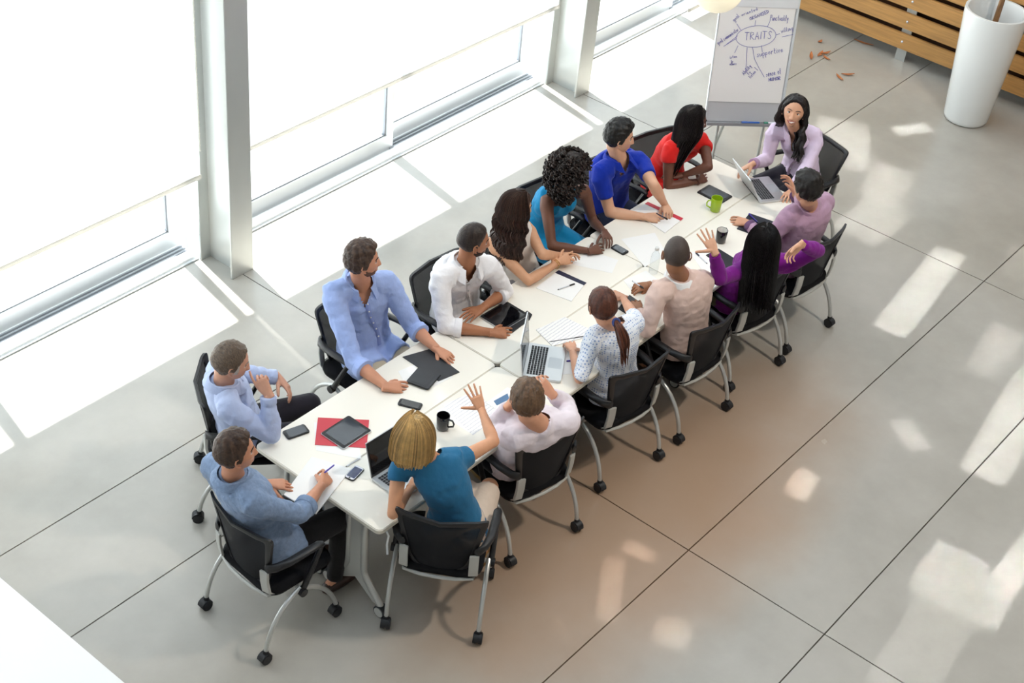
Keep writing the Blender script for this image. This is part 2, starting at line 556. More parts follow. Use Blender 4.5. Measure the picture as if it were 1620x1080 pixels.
# ------------------------------------------------------------------ wooden slat screen, planter, leaves
def build_back():
    t = empty('slatted_screen', (12.86, 3.0, 0), 0, 'long oak slat screen with steel brackets and bolts at the far wall', 'screen')
    zs = [0.208 + 0.2045 * k for k in range(9)]
    for z in zs:
        part(MB().box((-0.02, -6.5, z - 0.077), (0.02, 4.15, z + 0.077)), 'slat', M['wood'], t, bevel=0.005)
    for y in (2.19, -0.4, -3.0):
        p = MB().box((0.02, y - 0.05, 0), (0.032, y + 0.05, 2.0)); p.box((0.032, y - 0.006, 0), (0.12, y + 0.006, 2.0))
        part(p, 'post', M['steel'], t, smooth=False)
        for z in zs:
            b = MB().lathe([(0.013, 0), (0.013, 0.006), (0.009, 0.011), (0.002, 0.013)], 10)
            T = Matrix.Translation((-0.02, y, z)) @ Matrix.Rotation(-PI / 2, 4, 'Y')
            b.v = [tuple(T @ Vector(v)) for v in b.v]
            part(b, 'bolt', M['bolt'], t)
    part(MB().box((0.13, -6.5, 0.1), (0.16, 4.15, 2.0)), 'backing', M['woodback'], t, smooth=False)
    # planter
    t = empty('planter', (12.31, 4.21, 0), 0, 'tall tapered glossy white planter standing against the slat screen', 'planter')
    H = 1.06
    prof = [(0.17, 0.0), (0.19, 0.012), (0.2, 0.04), (0.275, H - 0.02), (0.272, H), (0.25, H), (0.24, H - 0.02), (0.215, H - 0.24)]
    part(MB().lathe(prof, 48, caps=True), 'pot', M['pot'], t, angle=50)
    part(MB().lathe([(0.214, H - 0.24), (0.12, H - 0.225), (0.01, H - 0.22)], 32), 'soil', M['soil'], t)
    s = MB().tube([(0.02, 0.0, H - 0.24), (0.03, -0.01, H + 0.3), (0.0, 0.02, H + 0.8)], [0.026, 0.022, 0.02], 12)
    part(s, 'stem', M['bark'], t)
    part(MB().tube([(-0.02, -0.10, H - 0.24), (-0.03, -0.12, H - 0.16), (-0.07, -0.14, H - 0.17)], 0.02, 8, round_caps=True), 'irrigation_hose', M['black'], t)
    # white counter low at the left front
    t = empty('counter', (1.7, 3.9, 0), 0, 'plain white counter top cutting off the lower left corner of view', 'counter')
    part(MB().prism(rrect(-1.4, -1.6, 1.02, 2.2, 0.012), 0.70, 0.74), 'top', mat('white_counter', '#f0eeec', 0.35), t)
    part(MB().box((-1.3, -1.5, 0), (0.94, 2.1, 0.70)), 'body', mat('white_counter_body', '#dedcda', 0.5), t, smooth=False)
    # pendant lamp
    t = empty('pendant_lamp', (7.2, 4.07, 2.855), 0, 'cream round pendant lamp shade at the top edge above flipchart', 'lamp')
    R = 0.155
    part(MB().lathe([(R * math.sin(a), -R * math.cos(a)) for a in [0.1 + k * 0.17 for k in range(18)]], 40), 'shade', M['shade'], t)
    part(MB().lathe([(0.02, R * 0.97), (0.02, R + 0.05), (0.008, R + 0.07)], 12), 'cap', M['cordm'], t)
    part(MB().tube([(0, 0, R + 0.06), (0, 0, 5.75)], 0.004, 6), 'cord', M['cordm'], t)
    # dry leaves
    spots = [(1283, 90, 30, 0.17), (1297, 87, 10, 0.15), (1306, 85, 160, 0.12), (1307, 93, 70, 0.11), (1366, 69, 100, 0.2), (1328, 124, 60, 0.13), (1341, 119, 140, 0.13), (1297, 67, 0, 0.07)]
    lab = ['curled orange leaf, leftmost of the small heap on the floor joint', 'orange leaf in the middle of the small heap on floor joint', 'orange leaf at right end of the small heap on floor joint',
           'orange leaf just below the heap on floor joint', 'long straight brown leaf lying nearest the slat screen', 'orange leaf on the edge of the light patch behind presenter',
           'orange leaf just right of the one on light patch', 'tiny orange leaf scrap lying above the small heap']
    for (px, py, az, ln), l in zip(spots, lab):
        p = at(px, py, 0)
        b = MB()
        R = []
        for k in range(7):
            u = k / 6 - 0.5
            w = 0.016 * (1 - (2 * u) ** 2) + 0.001
            z = 0.004 + 0.03 * abs(u) ** 1.5
            R.append([Vector((u * ln, -w, z + 0.006)), Vector((u * ln, 0, z)), Vector((u * ln, w, z + 0.006)), Vector((u * ln, 0, z + 0.002))])
        b.rings(R)
        o = part(b, 'dry_leaf', M['leaf'])
        o.location = p; o.rotation_euler = (0, 0, math.radians(az))
        tag(o, l, 'leaf', 'dry leaves on the floor')


build_back()


# ------------------------------------------------------------------ tables
TH = 0.735
XB = [4.255, 5.79, 7.31, 8.835]
YS = 4.308


def build_tables():
    ln = (XB[3] - XB[0]) / 3 - 0.006
    wd = 0.476
    p = part(MB().prism(rrect(-ln / 2, -wd / 2, ln / 2, wd / 2, 0.035, 6), TH - 0.028, TH), 'tabletop', [M['white']], bevel=0.004)
    root = empty('conference_table')
    p.parent = root
    e = MB()
    o0, o1 = rrect(-ln / 2 - 0.002, -wd / 2 - 0.002, ln / 2 + 0.002, wd / 2 + 0.002, 0.036, 6), rrect(-ln / 2 + 0.006, -wd / 2 + 0.006, ln / 2 - 0.006, wd / 2 - 0.006, 0.03, 6)
    n = len(o0)
    e.rings([[Vector((a[0], a[1], z)) for a in q] for q, z in ((o1, TH - 0.026), (o0, TH - 0.026), (o0, TH - 0.007), (o1, TH - 0.007))], caps=False)
    part(e, 'edge_band', M['edge'], root, angle=40)
    for sx in (-1, 1):
        x = sx * (ln / 2 - 0.085)
        pl = MB().box((x - 0.008, -0.055, 0.2), (x + 0.008, 0.055, TH - 0.03))
        pl.add([(x - 0.008, -0.055, 0.24), (x - 0.008, 0.055, 0.24), (x - 0.008, 0.19, 0.07), (x - 0.008, 0.14, 0.07), (x - 0.008, 0, 0.17), (x - 0.008, -0.14, 0.07), (x - 0.008, -0.19, 0.07),
                (x + 0.008, -0.055, 0.24), (x + 0.008, 0.055, 0.24), (x + 0.008, 0.19, 0.07), (x + 0.008, 0.14, 0.07), (x + 0.008, 0, 0.17), (x + 0.008, -0.14, 0.07), (x + 0.008, -0.19, 0.07)],
               [(0, 1, 2, 3, 4, 5, 6), (13, 12, 11, 10, 9, 8, 7)] + [(i, i + 7, (i + 1) % 7 + 7, (i + 1) % 7) for i in range(7)])
        leg = part(pl, 'leg', M['bracket'], root, smooth=False)
        for sy in (-1, 1):
            part(MB().tube([(x, sy * 0.06, TH - 0.03), (x, sy * 0.06, 0.4), (x, sy * 0.06, 0.26), (x, sy * 0.075, 0.215), (x, sy * 0.19, 0.075)], 0.021, 14, round_caps=True), 'leg_tube', M['silver'], leg)
            c = MB().tube([(x - 0.022, sy * 0.2, 0.04), (x + 0.022, sy * 0.2, 0.04)], 0.04, 18)
            c.cur = 1
            for q in (-1, 1):
                c.tube([(x + q * 0.022, sy * 0.2, 0.04), (x + q * 0.026, sy * 0.2, 0.04)], 0.031, 18)
            part(c, 'caster', [M['rubber'], M['bracket']], leg)
    hk = MB().tube([(-ln / 2 + 0.06, -0.235, TH - 0.04), (-ln / 2 + 0.06, -0.25, TH - 0.06), (-ln / 2 + 0.05, -0.25, TH - 0.12), (-ln / 2 + 0.03, -0.275, TH - 0.16)], 0.006, 8)
    part(hk, 'linking_hook', M['alu'], root)
    names = ['white narrow table at near end, window side, with red folder', 'white narrow table at near end, aisle side, with black mug',
             'white narrow table in the middle, window side, with open tablet', 'white narrow table in the middle, aisle side, with open silver laptop',
             'white narrow table at the far end, window side, with lime mug', 'white narrow table at the far end, aisle side, with black and white mug']
    k = 0
    for i in range(3):
        for sy in (1, -1):
            o = root if k == 0 else copy_tree(root)
            o.location = ((XB[i] + XB[i + 1]) / 2, YS + sy * 0.24, 0)
            tag(o, names[k], 'table', 'six tables pushed together')
            k += 1


build_tables()


# ------------------------------------------------------------------ chairs: local +x is the way the sitter faces, origin on the floor between the rear casters
def bez(a, b, c, n=8):
    a, b, c = Vector(a), Vector(b), Vector(c)
    return [a * (1 - t) ** 2 + b * 2 * t * (1 - t) + c * t * t for t in [k / n for k in range(n + 1)]]


def back_pt(u, v):
    # u across -1..1, v up 0..1 -> point on the curved back shell
    hw = 0.172 + 0.086 * v ** 1.25
    z = 0.435 + 0.415 * v + 0.024 * u * u * v ** 2 - 0.03 * (1 - u * u) * (1 - v)
    x = 0.075 - 0.075 * v + 0.06 * u * u * (0.55 + 0.45 * v)
    return Vector((x, u * hw, z))


def outline(s=1.0):
    # rounded outline of the back in (u, v), square-ish top, rounded bottom
    pts = []
    for k in range(48):
        t = 2 * PI * k / 48
        c, sn = math.cos(t), math.sin(t)
        e = 0.14 if sn > 0 else 0.42
        u = math.copysign(abs(c) ** e, c)
        w = math.copysign(abs(sn) ** e, sn)
        pts.append((u * s, 0.5 + 0.5 * w * s))
    return pts


def build_chair():
    r = empty('conference_chair')
    # seat
    s = MB()
    R = []
    for k, (z, g) in enumerate(((0.395, 0.03), (0.40, 0.008), (0.425, 0.0), (0.447, 0.006), (0.456, 0.03))):
        R.append([Vector((x, y, z - (0.03 * max(0, (x - 0.4) / 0.12) ** 2 if x > 0.4 else 0))) for x, y in rrect(0.06 + g, -0.235 + g, 0.52 - g, 0.235 - g, 0.09 - g, 6)])
    s.rings(R)
    part(s, 'seat', M['blackseat'], r, angle=60)
    # back: mesh panel and frame
    inn, out = outline(0.86), outline(1.0)
    m = MB()
    rr = [[back_pt(u * q, 0.5 + (v - 0.5) * q) for u, v in inn] for q in (1.0, 0.75, 0.5, 0.25, 0.04)]
    m.rings(rr, caps=False)
    m.f.append(tuple(range(4 * 48, 5 * 48))); m.m.append(0)
    part(m, 'back_mesh', M['meshback'], r, angle=80)
    f = MB()
    o1 = [back_pt(u, v) for u, v in out]; i1 = [back_pt(u, v) for u, v in inn]
    d = Vector((0.011, 0, 0))
    md = [(a + b) / 2 for a, b in zip(o1, i1)]
    ring = [[p + d * 0.4 for p in i1], [p + d for p in md], [p + d * 0.7 for p in o1], [p - d * 0.7 for p in o1], [p - d for p in md], [p - d * 0.4 for p in i1]]
    f.rings(ring + [ring[0]], caps=False)
    part(f, 'back_frame', M['black'], r, angle=50)
    for sy in (-1, 1):
        b = MB()
        y0 = sy * 0.19
        R = []
        for z, x in ((0.40, 0.13), (0.435, 0.075), (0.52, 0.062), (0.60, 0.06)):
            R.append([Vector((x - 0.022, y0 - sy * 0.024, z)), Vector((x - 0.022 + 0.012, y0 + sy * 0.026, z)), Vector((x + 0.006, y0 + sy * 0.026, z)), Vector((x - 0.008, y0 - sy * 0.024, z))])
        b.rings(R)
        part(b, 'back_bracket', M['bracket'], r, bevel=0.003)
        a = MB()
        pts = [Vector((0.055, sy * 0.205, 0.625)), Vector((0.09, sy * 0.235, 0.632)), Vector((0.17, sy * 0.26, 0.645)), Vector((0.28, sy * 0.268, 0.655)), Vector((0.36, sy * 0.268, 0.655)), Vector((0.385, sy * 0.268, 0.645))]
        R = []
        for p, w, h in zip(pts, (0.018, 0.022, 0.026, 0.026, 0.024, 0.016), (0.03, 0.026, 0.017, 0.015, 0.014, 0.012)):
            R.append([p + Vector((0, w * math.cos(t), h * math.sin(t))) for t in [2 * PI * k / 12 for k in range(12)]])
        a.rings(R)
        arm = part(a, 'armrest', M['black'], r, angle=60)
        st = MB().tube([(0.375, sy * 0.268, 0.64), (0.33, sy * 0.27, 0.55), (0.245, sy * 0.268, 0.385)], [0.014, 0.016, 0.017], 10, side=(0, 1, 0), round_caps=True)
        st.tube([(0.24, sy * 0.25, 0.38), (0.24, sy * 0.29, 0.38)], 0.025, 14)
        part(st, 'arm_strut', M['black'], arm)
        for nm, pts in (('rear', bez((0.24, sy * 0.255, 0.40), (0.045, sy * 0.258, 0.33), (0.0, sy * 0.258, 0.075))), ('front', bez((0.24, sy * 0.25, 0.385), (0.44, sy * 0.25, 0.31), (0.50, sy * 0.25, 0.075)))):
            lg = part(MB().tube(pts, 0.0135, 10), 'leg', M['silver'], r)
            e = pts[-1]
            c = MB()
            for q in (-1, 1):
                c.tube([(e.x - 0.008, e.y + q * 0.006, 0.032), (e.x - 0.008, e.y + q * 0.026, 0.032)], 0.031, 16)
            R = []
            for ang in [PI * k / 8 for k in range(9)]:
                R.append([Vector((e.x - 0.008 + rr_ * math.cos(ang), e.y + yy, 0.034 + rr_ * math.sin(ang))) for rr_, yy in ((0.036, -0.022), (0.036, 0.022), (0.022, 0.022), (0.022, -0.022))])
            c.rings(R)
            c.tube([(e.x, e.y, 0.05), (e.x, e.y, 0.085)], 0.016, 10)
            part(c, 'caster', M['rubber'], lg)
    u = MB().tube([(0.24, -0.26, 0.388), (0.24, 0.26, 0.388)], 0.014, 10)
    u.box((0.1, -0.19, 0.378), (0.46, -0.165, 0.4)); u.box((0.1, 0.165, 0.378), (0.46, 0.19, 0.4))
    u.tube([(0.13, -0.2, 0.395), (0.075, -0.19, 0.40), (0.055, -0.1, 0.398), (0.05, 0, 0.397), (0.055, 0.1, 0.398), (0.075, 0.19, 0.40), (0.13, 0.2, 0.395)], 0.01, 8)
    part(u, 'seat_frame', M['bracket'], r)
    return r


CHAIRS = [  # x, y, azimuth, label
    (4.31, 5.33, -42, 'black mesh chair under the grey haired man at near window corner'),
    (5.50, 5.37, -92, 'black mesh chair behind the bearded man in the open blue shirt'),
    (6.17, 5.22, -90, 'black mesh chair behind the man in the white shirt'),
    (6.74, 5.14, -92, 'black mesh chair hidden behind the woman with long wavy brown hair'),
    (7.30, 5.40, -92, 'black mesh chair behind the curly haired woman in turquoise dress'),
    (7.93, 5.30, -94, 'black mesh chair behind the man in the royal blue polo'),
    (8.60, 5.24, -104, 'black mesh chair behind the woman in the red dress'),
    (9.585, 4.24, 166, 'black mesh chair at far head of table behind the presenter'),
    (3.70, 4.34, -4, 'black mesh chair at near end under the man in denim shirt'),
    (4.445, 3.575, 32, 'black mesh chair at near corner under the blonde woman'),
    (5.405, 3.555, 79, 'black mesh chair under the brown haired man in pale pink top'),
    (6.285, 3.57, 80, 'black mesh chair under the woman with auburn ponytail'),
    (7.015, 3.505, 86, 'black mesh chair under the man with shaved head in pink sweater'),
    (7.705, 3.54, 80, 'black mesh chair under the woman in the purple top'),
    (8.355, 3.505, 84, 'black mesh chair under the man in mauve shirt, last on aisle side'),
]


def place_chairs():
    c0 = build_chair()
    for k, (x, y, a, l) in enumerate(CHAIRS):
        c = c0 if k == 0 else copy_tree(c0)
        c.location = (x, y, 0)
        c.rotation_euler = (0, 0, math.radians(a))
        tag(c, l, 'chair', 'chairs around the table')


place_chairs()


# ------------------------------------------------------------------ flip chart with hand-drawn sheet
GL = {  # tiny stroke alphabet, unit box 1 high
    'T': [[(0, 1), (.7, 1)], [(.35, 1), (.33, 0)]], 'R': [[(0, 0), (.02, 1), (.45, .95), (.5, .7), (.05, .5), (.55, 0)]], 'A': [[(0, 0), (.3, 1), (.6, 0)], [(.1, .38), (.5, .38)]],
    'I': [[(.1, 1), (.1, 0)]], 'S': [[(.55, .9), (.3, 1), (.08, .8), (.3, .55), (.5, .3), (.3, 0), (0, .1)]], 'O': [[(.3, 1), (0, .6), (.15, .05), (.5, .1), (.6, .6), (.3, 1)]],
    'G': [[(.55, .9), (.25, 1), (0, .5), (.25, 0), (.55, .15), (.55, .45), (.3, .45)]], 'N': [[(0, 0), (0, 1), (.5, 0), (.5, 1)]], 'E': [[(.5, 1), (0, 1), (0, 0), (.5, 0)], [(0, .5), (.4, .5)]],
    'D': [[(0, 0), (0, 1), (.45, .8), (.5, .3), (0, 0)]], 'P': [[(0, -.2), (.05, 1), (.45, .95), (.45, .6), (.05, .5)]], 'H': [[(0, 0), (0, 1)], [(.5, 0), (.5, 1)], [(0, .5), (.5, .5)]],
    'U': [[(0, 1), (.05, .1), (.4, .05), (.5, 1)]], 'M': [[(0, 0), (.1, 1), (.35, .4), (.6, 1), (.7, 0)]],
    'a': [[(.4, .5), (.1, .5), (0, .2), (.15, 0), (.4, .15), (.4, .5), (.45, 0)]], 'e': [[(0, .28), (.4, .32), (.25, .55), (.03, .35), (.12, .02), (.42, .1)]], 'i': [[(.05, .5), (.08, 0)], [(.05, .72), (.06, .76)]],
    'o': [[(.2, .5), (0, .25), (.2, 0), (.4, .25), (.2, .5)]], 'u': [[(0, .5), (.05, .03), (.3, .05), (.38, .5), (.42, 0)]], 's': [[(.35, .48), (.1, .45), (.3, .22), (.2, 0), (0, .04)]],
    'p': [[(0, .5), (.02, -.4)], [(.02, .45), (.35, .45), (.3, .05), (.02, .08)]], 'r': [[(0, .5), (.03, 0)], [(.03, .3), (.2, .5), (.35, .45)]], 't': [[(.15, .95), (.13, .05), (.3, 0)], [(0, .6), (.32, .6)]],
    'v': [[(0, .5), (.18, 0), (.38, .5)]], 'n': [[(0, .5), (.02, 0)], [(.02, .35), (.2, .5), (.35, .35), (.37, 0)]], 'l': [[(.1, 1), (.05, .1), (.2, 0)]], 'y': [[(0, .5), (.15, .1), (.35, .5)], [(.35, .5), (.2, -.4), (0, -.35)]],
    'c': [[(.35, .45), (.1, .5), (0, .2), (.15, 0), (.38, .08)]], 'f': [[(.35, .95), (.18, .85), (.12, -.1)], [(0, .5), (.3, .5)]], 'd': [[(.38, 1), (.4, 0)], [(.4, .35), (.15, .5), (0, .2), (.2, 0), (.4, .15)]],
    'k': [[(0, 1), (.02, 0)], [(.35, .55), (.03, .25), (.38, 0)]], 'm': [[(0, .5), (0, 0)], [(0, .35), (.15, .5), (.25, .35), (.25, 0)], [(.25, .35), (.42, .5), (.5, .3), (.5, 0)]], 'w': [[(0, .5), (.1, 0), (.25, .4), (.38, 0), (.5, .5)]],
    'b': [[(0, 1), (.02, 0), (.35, .05), (.35, .45), (.02, .45)]], 'h': [[(0, 1), (.02, 0)], [(.02, .35), (.25, .5), (.35, .3), (.37, 0)]], 'g': [[(.4, .5), (.1, .5), (0, .2), (.2, .03), (.4, .2), (.4, .5), (.38, -.35), (.05, -.35)]], ' ': [],
}


def strokes(text, x, y, h, ang=0.0, wob=0.05):
    out = []
    cx = 0.0
    c, s = math.cos(ang), math.sin(ang)
    for ch in text:
        g = GL.get(ch, [])
        w = max([p[0] for st in g for p in st], default=0.3)
        for st in g:
            q = []
            for a, b in st:
                a2, b2 = (cx + a) * h, (b + random.uniform(-wob, wob)) * h
                q.append((x + a2 * c - b2 * s, y + a2 * s + b2 * c))
            out.append(q)
        cx += w + 0.22
    return out


def build_flipchart():
    az = math.radians(-134.5)   # the way the board faces
    z0 = 0.60
    a, b = at(1116, 193, z0), at(1233, 193, z0)
    mid = (a + b) / 2
    W_ = (b - a).length
    t = empty('flip_chart', (mid.x, mid.y, 0), az + PI / 2, 'grey and white flip chart easel behind the presenter, sheet reading TRAITS', 'flipchart')
    tilt = math.radians(9)
    # local: +x to the viewer's right, board plane leaning back to +y
    T = Matrix.Translation((0, 0, z0)) @ Matrix.Rotation(-tilt, 4, 'X')
    BH = 1.10
    part(MB().box((-W_ / 2, 0, 0), (W_ / 2, 0.022, BH), T), 'board', M['boardgrey'], t, bevel=0.004)
    part(MB().box((-W_ / 2 + 0.012, -0.012, BH - 0.17), (W_ / 2 - 0.002, 0.0, BH - 0.02), T), 'clamp_bar', M['boardwhite'], t, bevel=0.004)
    fr = MB().box((W_ / 2 - 0.012, -0.012, 0), (W_ / 2 + 0.006, 0.026, BH), T)
    fr.box((-W_ / 2 - 0.006, -0.006, 0), (-W_ / 2 + 0.006, 0.026, BH), T)
    part(fr, 'board_frame', M['frame'], t, bevel=0.003)
    tray = MB().box((-W_ / 2, -0.06, -0.012), (W_ / 2, 0.03, 0.0), T); tray.box((-W_ / 2, -0.064, -0.012), (W_ / 2, -0.058, 0.012), T)
    part(tray, 'pen_tray', mat('tray_grey', '#9b9ca0', 0.4, metal=0.3), t, smooth=False)
    Tw = Matrix.Translation((mid.x, mid.y, 0)) @ Matrix.Rotation(az + PI / 2, 4, 'Z') @ T
    Ti = Tw.inverted()

    def onb(px, py, off=-0.006):
        o = Ti @ CP
        d = Ti.to_3x3() @ ray(px, py)
        q = o + d * ((off - o.y) / d.y)
        return q.x, q.z
    # sheet: a padded stack, front face at y = -0.006
    q = [onb(1121, 160), onb(1250, 160), onb(1270, 9), onb(1138, 15)]
    x0 = (q[0][0] + q[3][0]) / 2; x1 = W_ / 2 - 0.022; zb = q[0][1]; zt = BH - 0.15
    sh = part(MB().box((x0, -0.006, zb), (x1, 0.0, zt), T), 'paper_sheet', M['paper'], t, smooth=False)
    ink = MB()

    def stroke(pts, w=0.0022):
        vs = [Vector((p[0], -0.0075, p[1])) for p in pts]
        ink.tube([T @ v for v in vs], w * 0.8, 5)

    def P2(zx, zy):  # position on the sheet read off an enlarged view of it
        return onb(1120 + zx / 8.306, 10 + zy / 8.306)
    ov = []
    for k in range(33):
        an = 2 * PI * k / 32
        ov.append(P2(630 + 262 * math.cos(an), 395 + 140 * math.sin(an) - 22 * math.cos(an)))
    stroke(ov, 0.002)
    for l in ([(380, 232), (435, 318)], [(628, 185), (615, 252)], [(812, 200), (780, 268)], [(890, 375), (945, 358)], [(395, 515), (350, 610)], [(515, 540), (495, 860)], [(585, 540), (610, 690), (670, 810), (740, 930)],
              [(700, 515), (715, 600)], [(240, 500), (390, 385)], [(205, 525), (375, 420)], [(610, 800), (655, 840)], [(975, 400), (1135, 365)]):
        stroke([P2(*p) for p in l], 0.002)

    def word(tx, zx, zy, hpx, ang=0.0, w=0.0019, ex=None):
        # hpx: height of a capital in the enlarged view, ex: end position that fixes the length
        o = P2(zx, zy)
        k = abs(P2(zx, zy - hpx)[1] - o[1])
        ss = strokes(tx, 0, 0, 1.0)
        if ex:
            e = P2(*ex)
            L = math.hypot(e[0] - o[0], e[1] - o[1]); ang = math.atan2(e[1] - o[1], e[0] - o[0])
            mx = max(p[0] for s_ in ss for p in s_); kx = L / mx
        else:
            kx = k
        c, s = math.cos(ang), math.sin(ang)
        for st in ss:
            stroke([(o[0] + p[0] * kx * c - p[1] * k * s, o[1] + p[0] * kx * s + p[1] * k * c) for p in st], w)
    word('TRAITS', 480, 440, 100, ex=(830, 425), w=0.0025)
    word('goal', 345, 200, 55, ex=(415, 135)); word('oriented', 445, 130, 45, ex=(650, 50))
    word('ORGANISED', 555, 185, 45, ex=(800, 85), w=0.0024)
    word('Punctuality', 815, 185, 75, ex=(1050, 190))
    word('willing', 965, 350, 60, ex=(1115, 310))
    word('good communicator', 135, 505, 55, ex=(405, 320))
    word('supportive', 645, 665, 75, ex=(985, 595), w=0.0024)
    word('Listen', 270, 690, 40, ex=(378, 672)); word('to', 305, 738, 35, ex=(330, 732)); word('others', 285, 775, 40, ex=(370, 768))
    word('Ability', 475, 905, 50, ex=(570, 790), w=0.0024); word('to', 530, 900, 40, ex=(565, 870)); word('listen', 560, 945, 45, ex=(630, 865))
    word('sense of', 765, 925, 75, ex=(960, 880), w=0.0026); word('HUMOR', 800, 985, 45, ex=(950, 965), w=0.003)
    part(ink, 'handwriting', M['ink'], sh)
    # legs
    lg = MB()
    for x in (-W_ / 2 + 0.12, W_ / 2 - 0.12):
        part(MB().tube([T @ Vector((x, 0.03, 0.25)), T @ Vector((x, 0.025, 0.0)), (x, 0.0, 0.012)], 0.012, 10), 'leg', M['silver'], t)
    part(MB().tube([T @ Vector((0, 0.03, 0.5)), (0, 0.62, 0.012)], 0.012, 10), 'leg', M['silver'], t)
    # markers on the tray
    for (px0, px1, m, l) in ((1171, 1199, 'bluepen', 'blue marker pen lying on the tray of the flip chart'), (1206, 1226, 'greenpen', 'green capped marker pen on the tray of the flip chart')):
        d = (b - a).normalized()
        f = (px0 - 1116) / 117; g = (px1 - 1116) / 117
        p0, p1 = Tw @ Vector((-W_ / 2 + W_ * f, -0.035, 0.0105)), Tw @ Vector((-W_ / 2 + W_ * g, -0.035, 0.0105))
        e = empty('marker_pen', p0, 0, l, 'pen', 'marker pens on the flip chart tray')
        v = p1 - p0
        part(MB().tube([v * 0.3, v * 0.97, v], [0.008, 0.008, 0.005], 10), 'barrel', M['pen'] if m == 'greenpen' else M[m], e)
        part(MB().tube([v * 0, v * 0.31], [0.0095, 0.0095], 10), 'cap', M[m], e)


build_flipchart()


# ------------------------------------------------------------------ things on the table
def flat_quad(name, pxs, label, cat, m, z=TH, th=0.002, group=None):
    pts = [at(x, y, z + th) for x, y in pxs]
    c = sum(pts, Vector()) / len(pts)
    q = [(p.x - c.x, p.y - c.y) for p in pts]
    ar = sum(q[i][0] * q[(i + 1) % len(q)][1] - q[(i + 1) % len(q)][0] * q[i][1] for i in range(len(q)))
    if ar < 0: q.reverse()
    o = part(MB().prism(q, 0, th), name, m, smooth=False)
    o.location = (c.x, c.y, z)
    return tag(o, label, cat, group)


def frame_px(pa, pb, z):
    """origin midway between two sight points, x axis from first to second"""
    a, b = at(*pa, z), at(*pb, z)
    return (a + b) / 2, math.atan2(b.y - a.y, b.x - a.x), (b - a).length


def paper_lines(name):
    m = mat(name, '#f1efec', 0.8, spec=0.2)
    nt = m.node_tree
    N, L = nt.nodes, nt.links
    tc = N.new('ShaderNodeTexCoord'); w = N.new('ShaderNodeTexWave'); w.bands_direction = 'Y'; w.inputs['Scale'].default_value = 14
    w.inputs['Distortion'].default_value = 1.5; w.inputs['Detail Scale'].default_value = 6
    L.new(tc.outputs['Object'], w.inputs['Vector'])
    r = N.new('ShaderNodeValToRGB'); r.color_ramp.elements[0].position = 0.0; r.color_ramp.elements[0].color = lin('#d2d0d4'); r.color_ramp.elements[1].position = 0.3; r.color_ramp.elements[1].color = lin('#f1efec')
    L.new(w.outputs[0], r.inputs[0]); L.new(r.outputs[0], N['Principled BSDF'].inputs['Base Color'])
    return m


PRINT = paper_lines('printed_paper')


def tablet(pxs, label, scr='gloss', bez_='black', back='alu', z=TH, th=0.009, cat='tablet'):
    """pxs: centre of left short side, centre of right short side as seen; long axis between them"""
    (c, az, L) = frame_px(pxs[0], pxs[1], z + th)
    wid = pxs[2]
    t = empty('tablet', (c.x, c.y, z), az, label, cat)
    part(MB().prism(rrect(-L / 2, -wid / 2, L / 2, wid / 2, 0.012), 0, th - 0.002), 'case', M[back], t, bevel=0.0015)
    part(MB().prism(rrect(-L / 2 + 0.002, -wid / 2 + 0.002, L / 2 - 0.002, wid / 2 - 0.002, 0.011), th - 0.002, th - 0.0008), 'bezel', M[bez_], t, smooth=False)
    part(MB().box((-L / 2 + 0.022, -wid / 2 + 0.016, th - 0.0008), (L / 2 - 0.022, wid / 2 - 0.016, th)), 'screen', M[scr], t, smooth=False)
    return t


def phone(pa, pb, label, wid=0.066, body='black', scr='gloss', face=None, z=TH):
    c, az, L = frame_px(pa, pb, z + 0.009)
    t = empty('phone', (c.x, c.y, z), az, label, 'phone')
    part(MB().prism(rrect(-L / 2, -wid / 2, L / 2, wid / 2, 0.014, 5), 0, 0.0095), 'case', M[body], t, bevel=0.002)
    if face: part(MB().prism(rrect(-L / 2 + .003, -wid / 2 + .003, L / 2 - .003, wid / 2 - .003, 0.012, 5), 0.0095, 0.0102), 'face', M[face], t, smooth=False)
    part(MB().prism(rrect(-L / 2 + 0.016, -wid / 2 + 0.006, L / 2 - 0.014, wid / 2 - 0.006, 0.004, 3), 0.0095, 0.0107), 'screen', M[scr], t, smooth=False)
    part(MB().lathe([(0.005, 0.0107), (0.005, 0.0112)], 12, (-L / 2 + 0.009, 0, 0)), 'home_button', M['dark'], t)
    return t


def pen(pa, pb, label, m='pen', cap='black', z=TH, r=0.0045, zz=None):
    a, b = at(*pa, z + r), at(*pb, z + r)
    if zz: a, b = at(*pa, zz[0]), at(*pb, zz[1])
    t = empty('pen', a, 0, label, 'pen')
    d = b - a
    part(MB().tube([d * 0.06, d * 0.7], r, 8), 'barrel', M[m], t)
    part(MB().tube([d * 0.0, d * 0.06], [r * 0.35, r * 0.9], 8), 'tip', M['dark'], t)
    c = MB().tube([d * 0.69, d], r * 1.12, 8)
    u = d.normalized().cross(Vector((0, 0, 1)))
    c.tube([d * 0.95 + Vector((0, 0, r * 1.5)), d * 0.72 + Vector((0, 0, r * 1.5))], r * 0.3, 5)
    part(c, 'cap', M[cap], t)
    return t


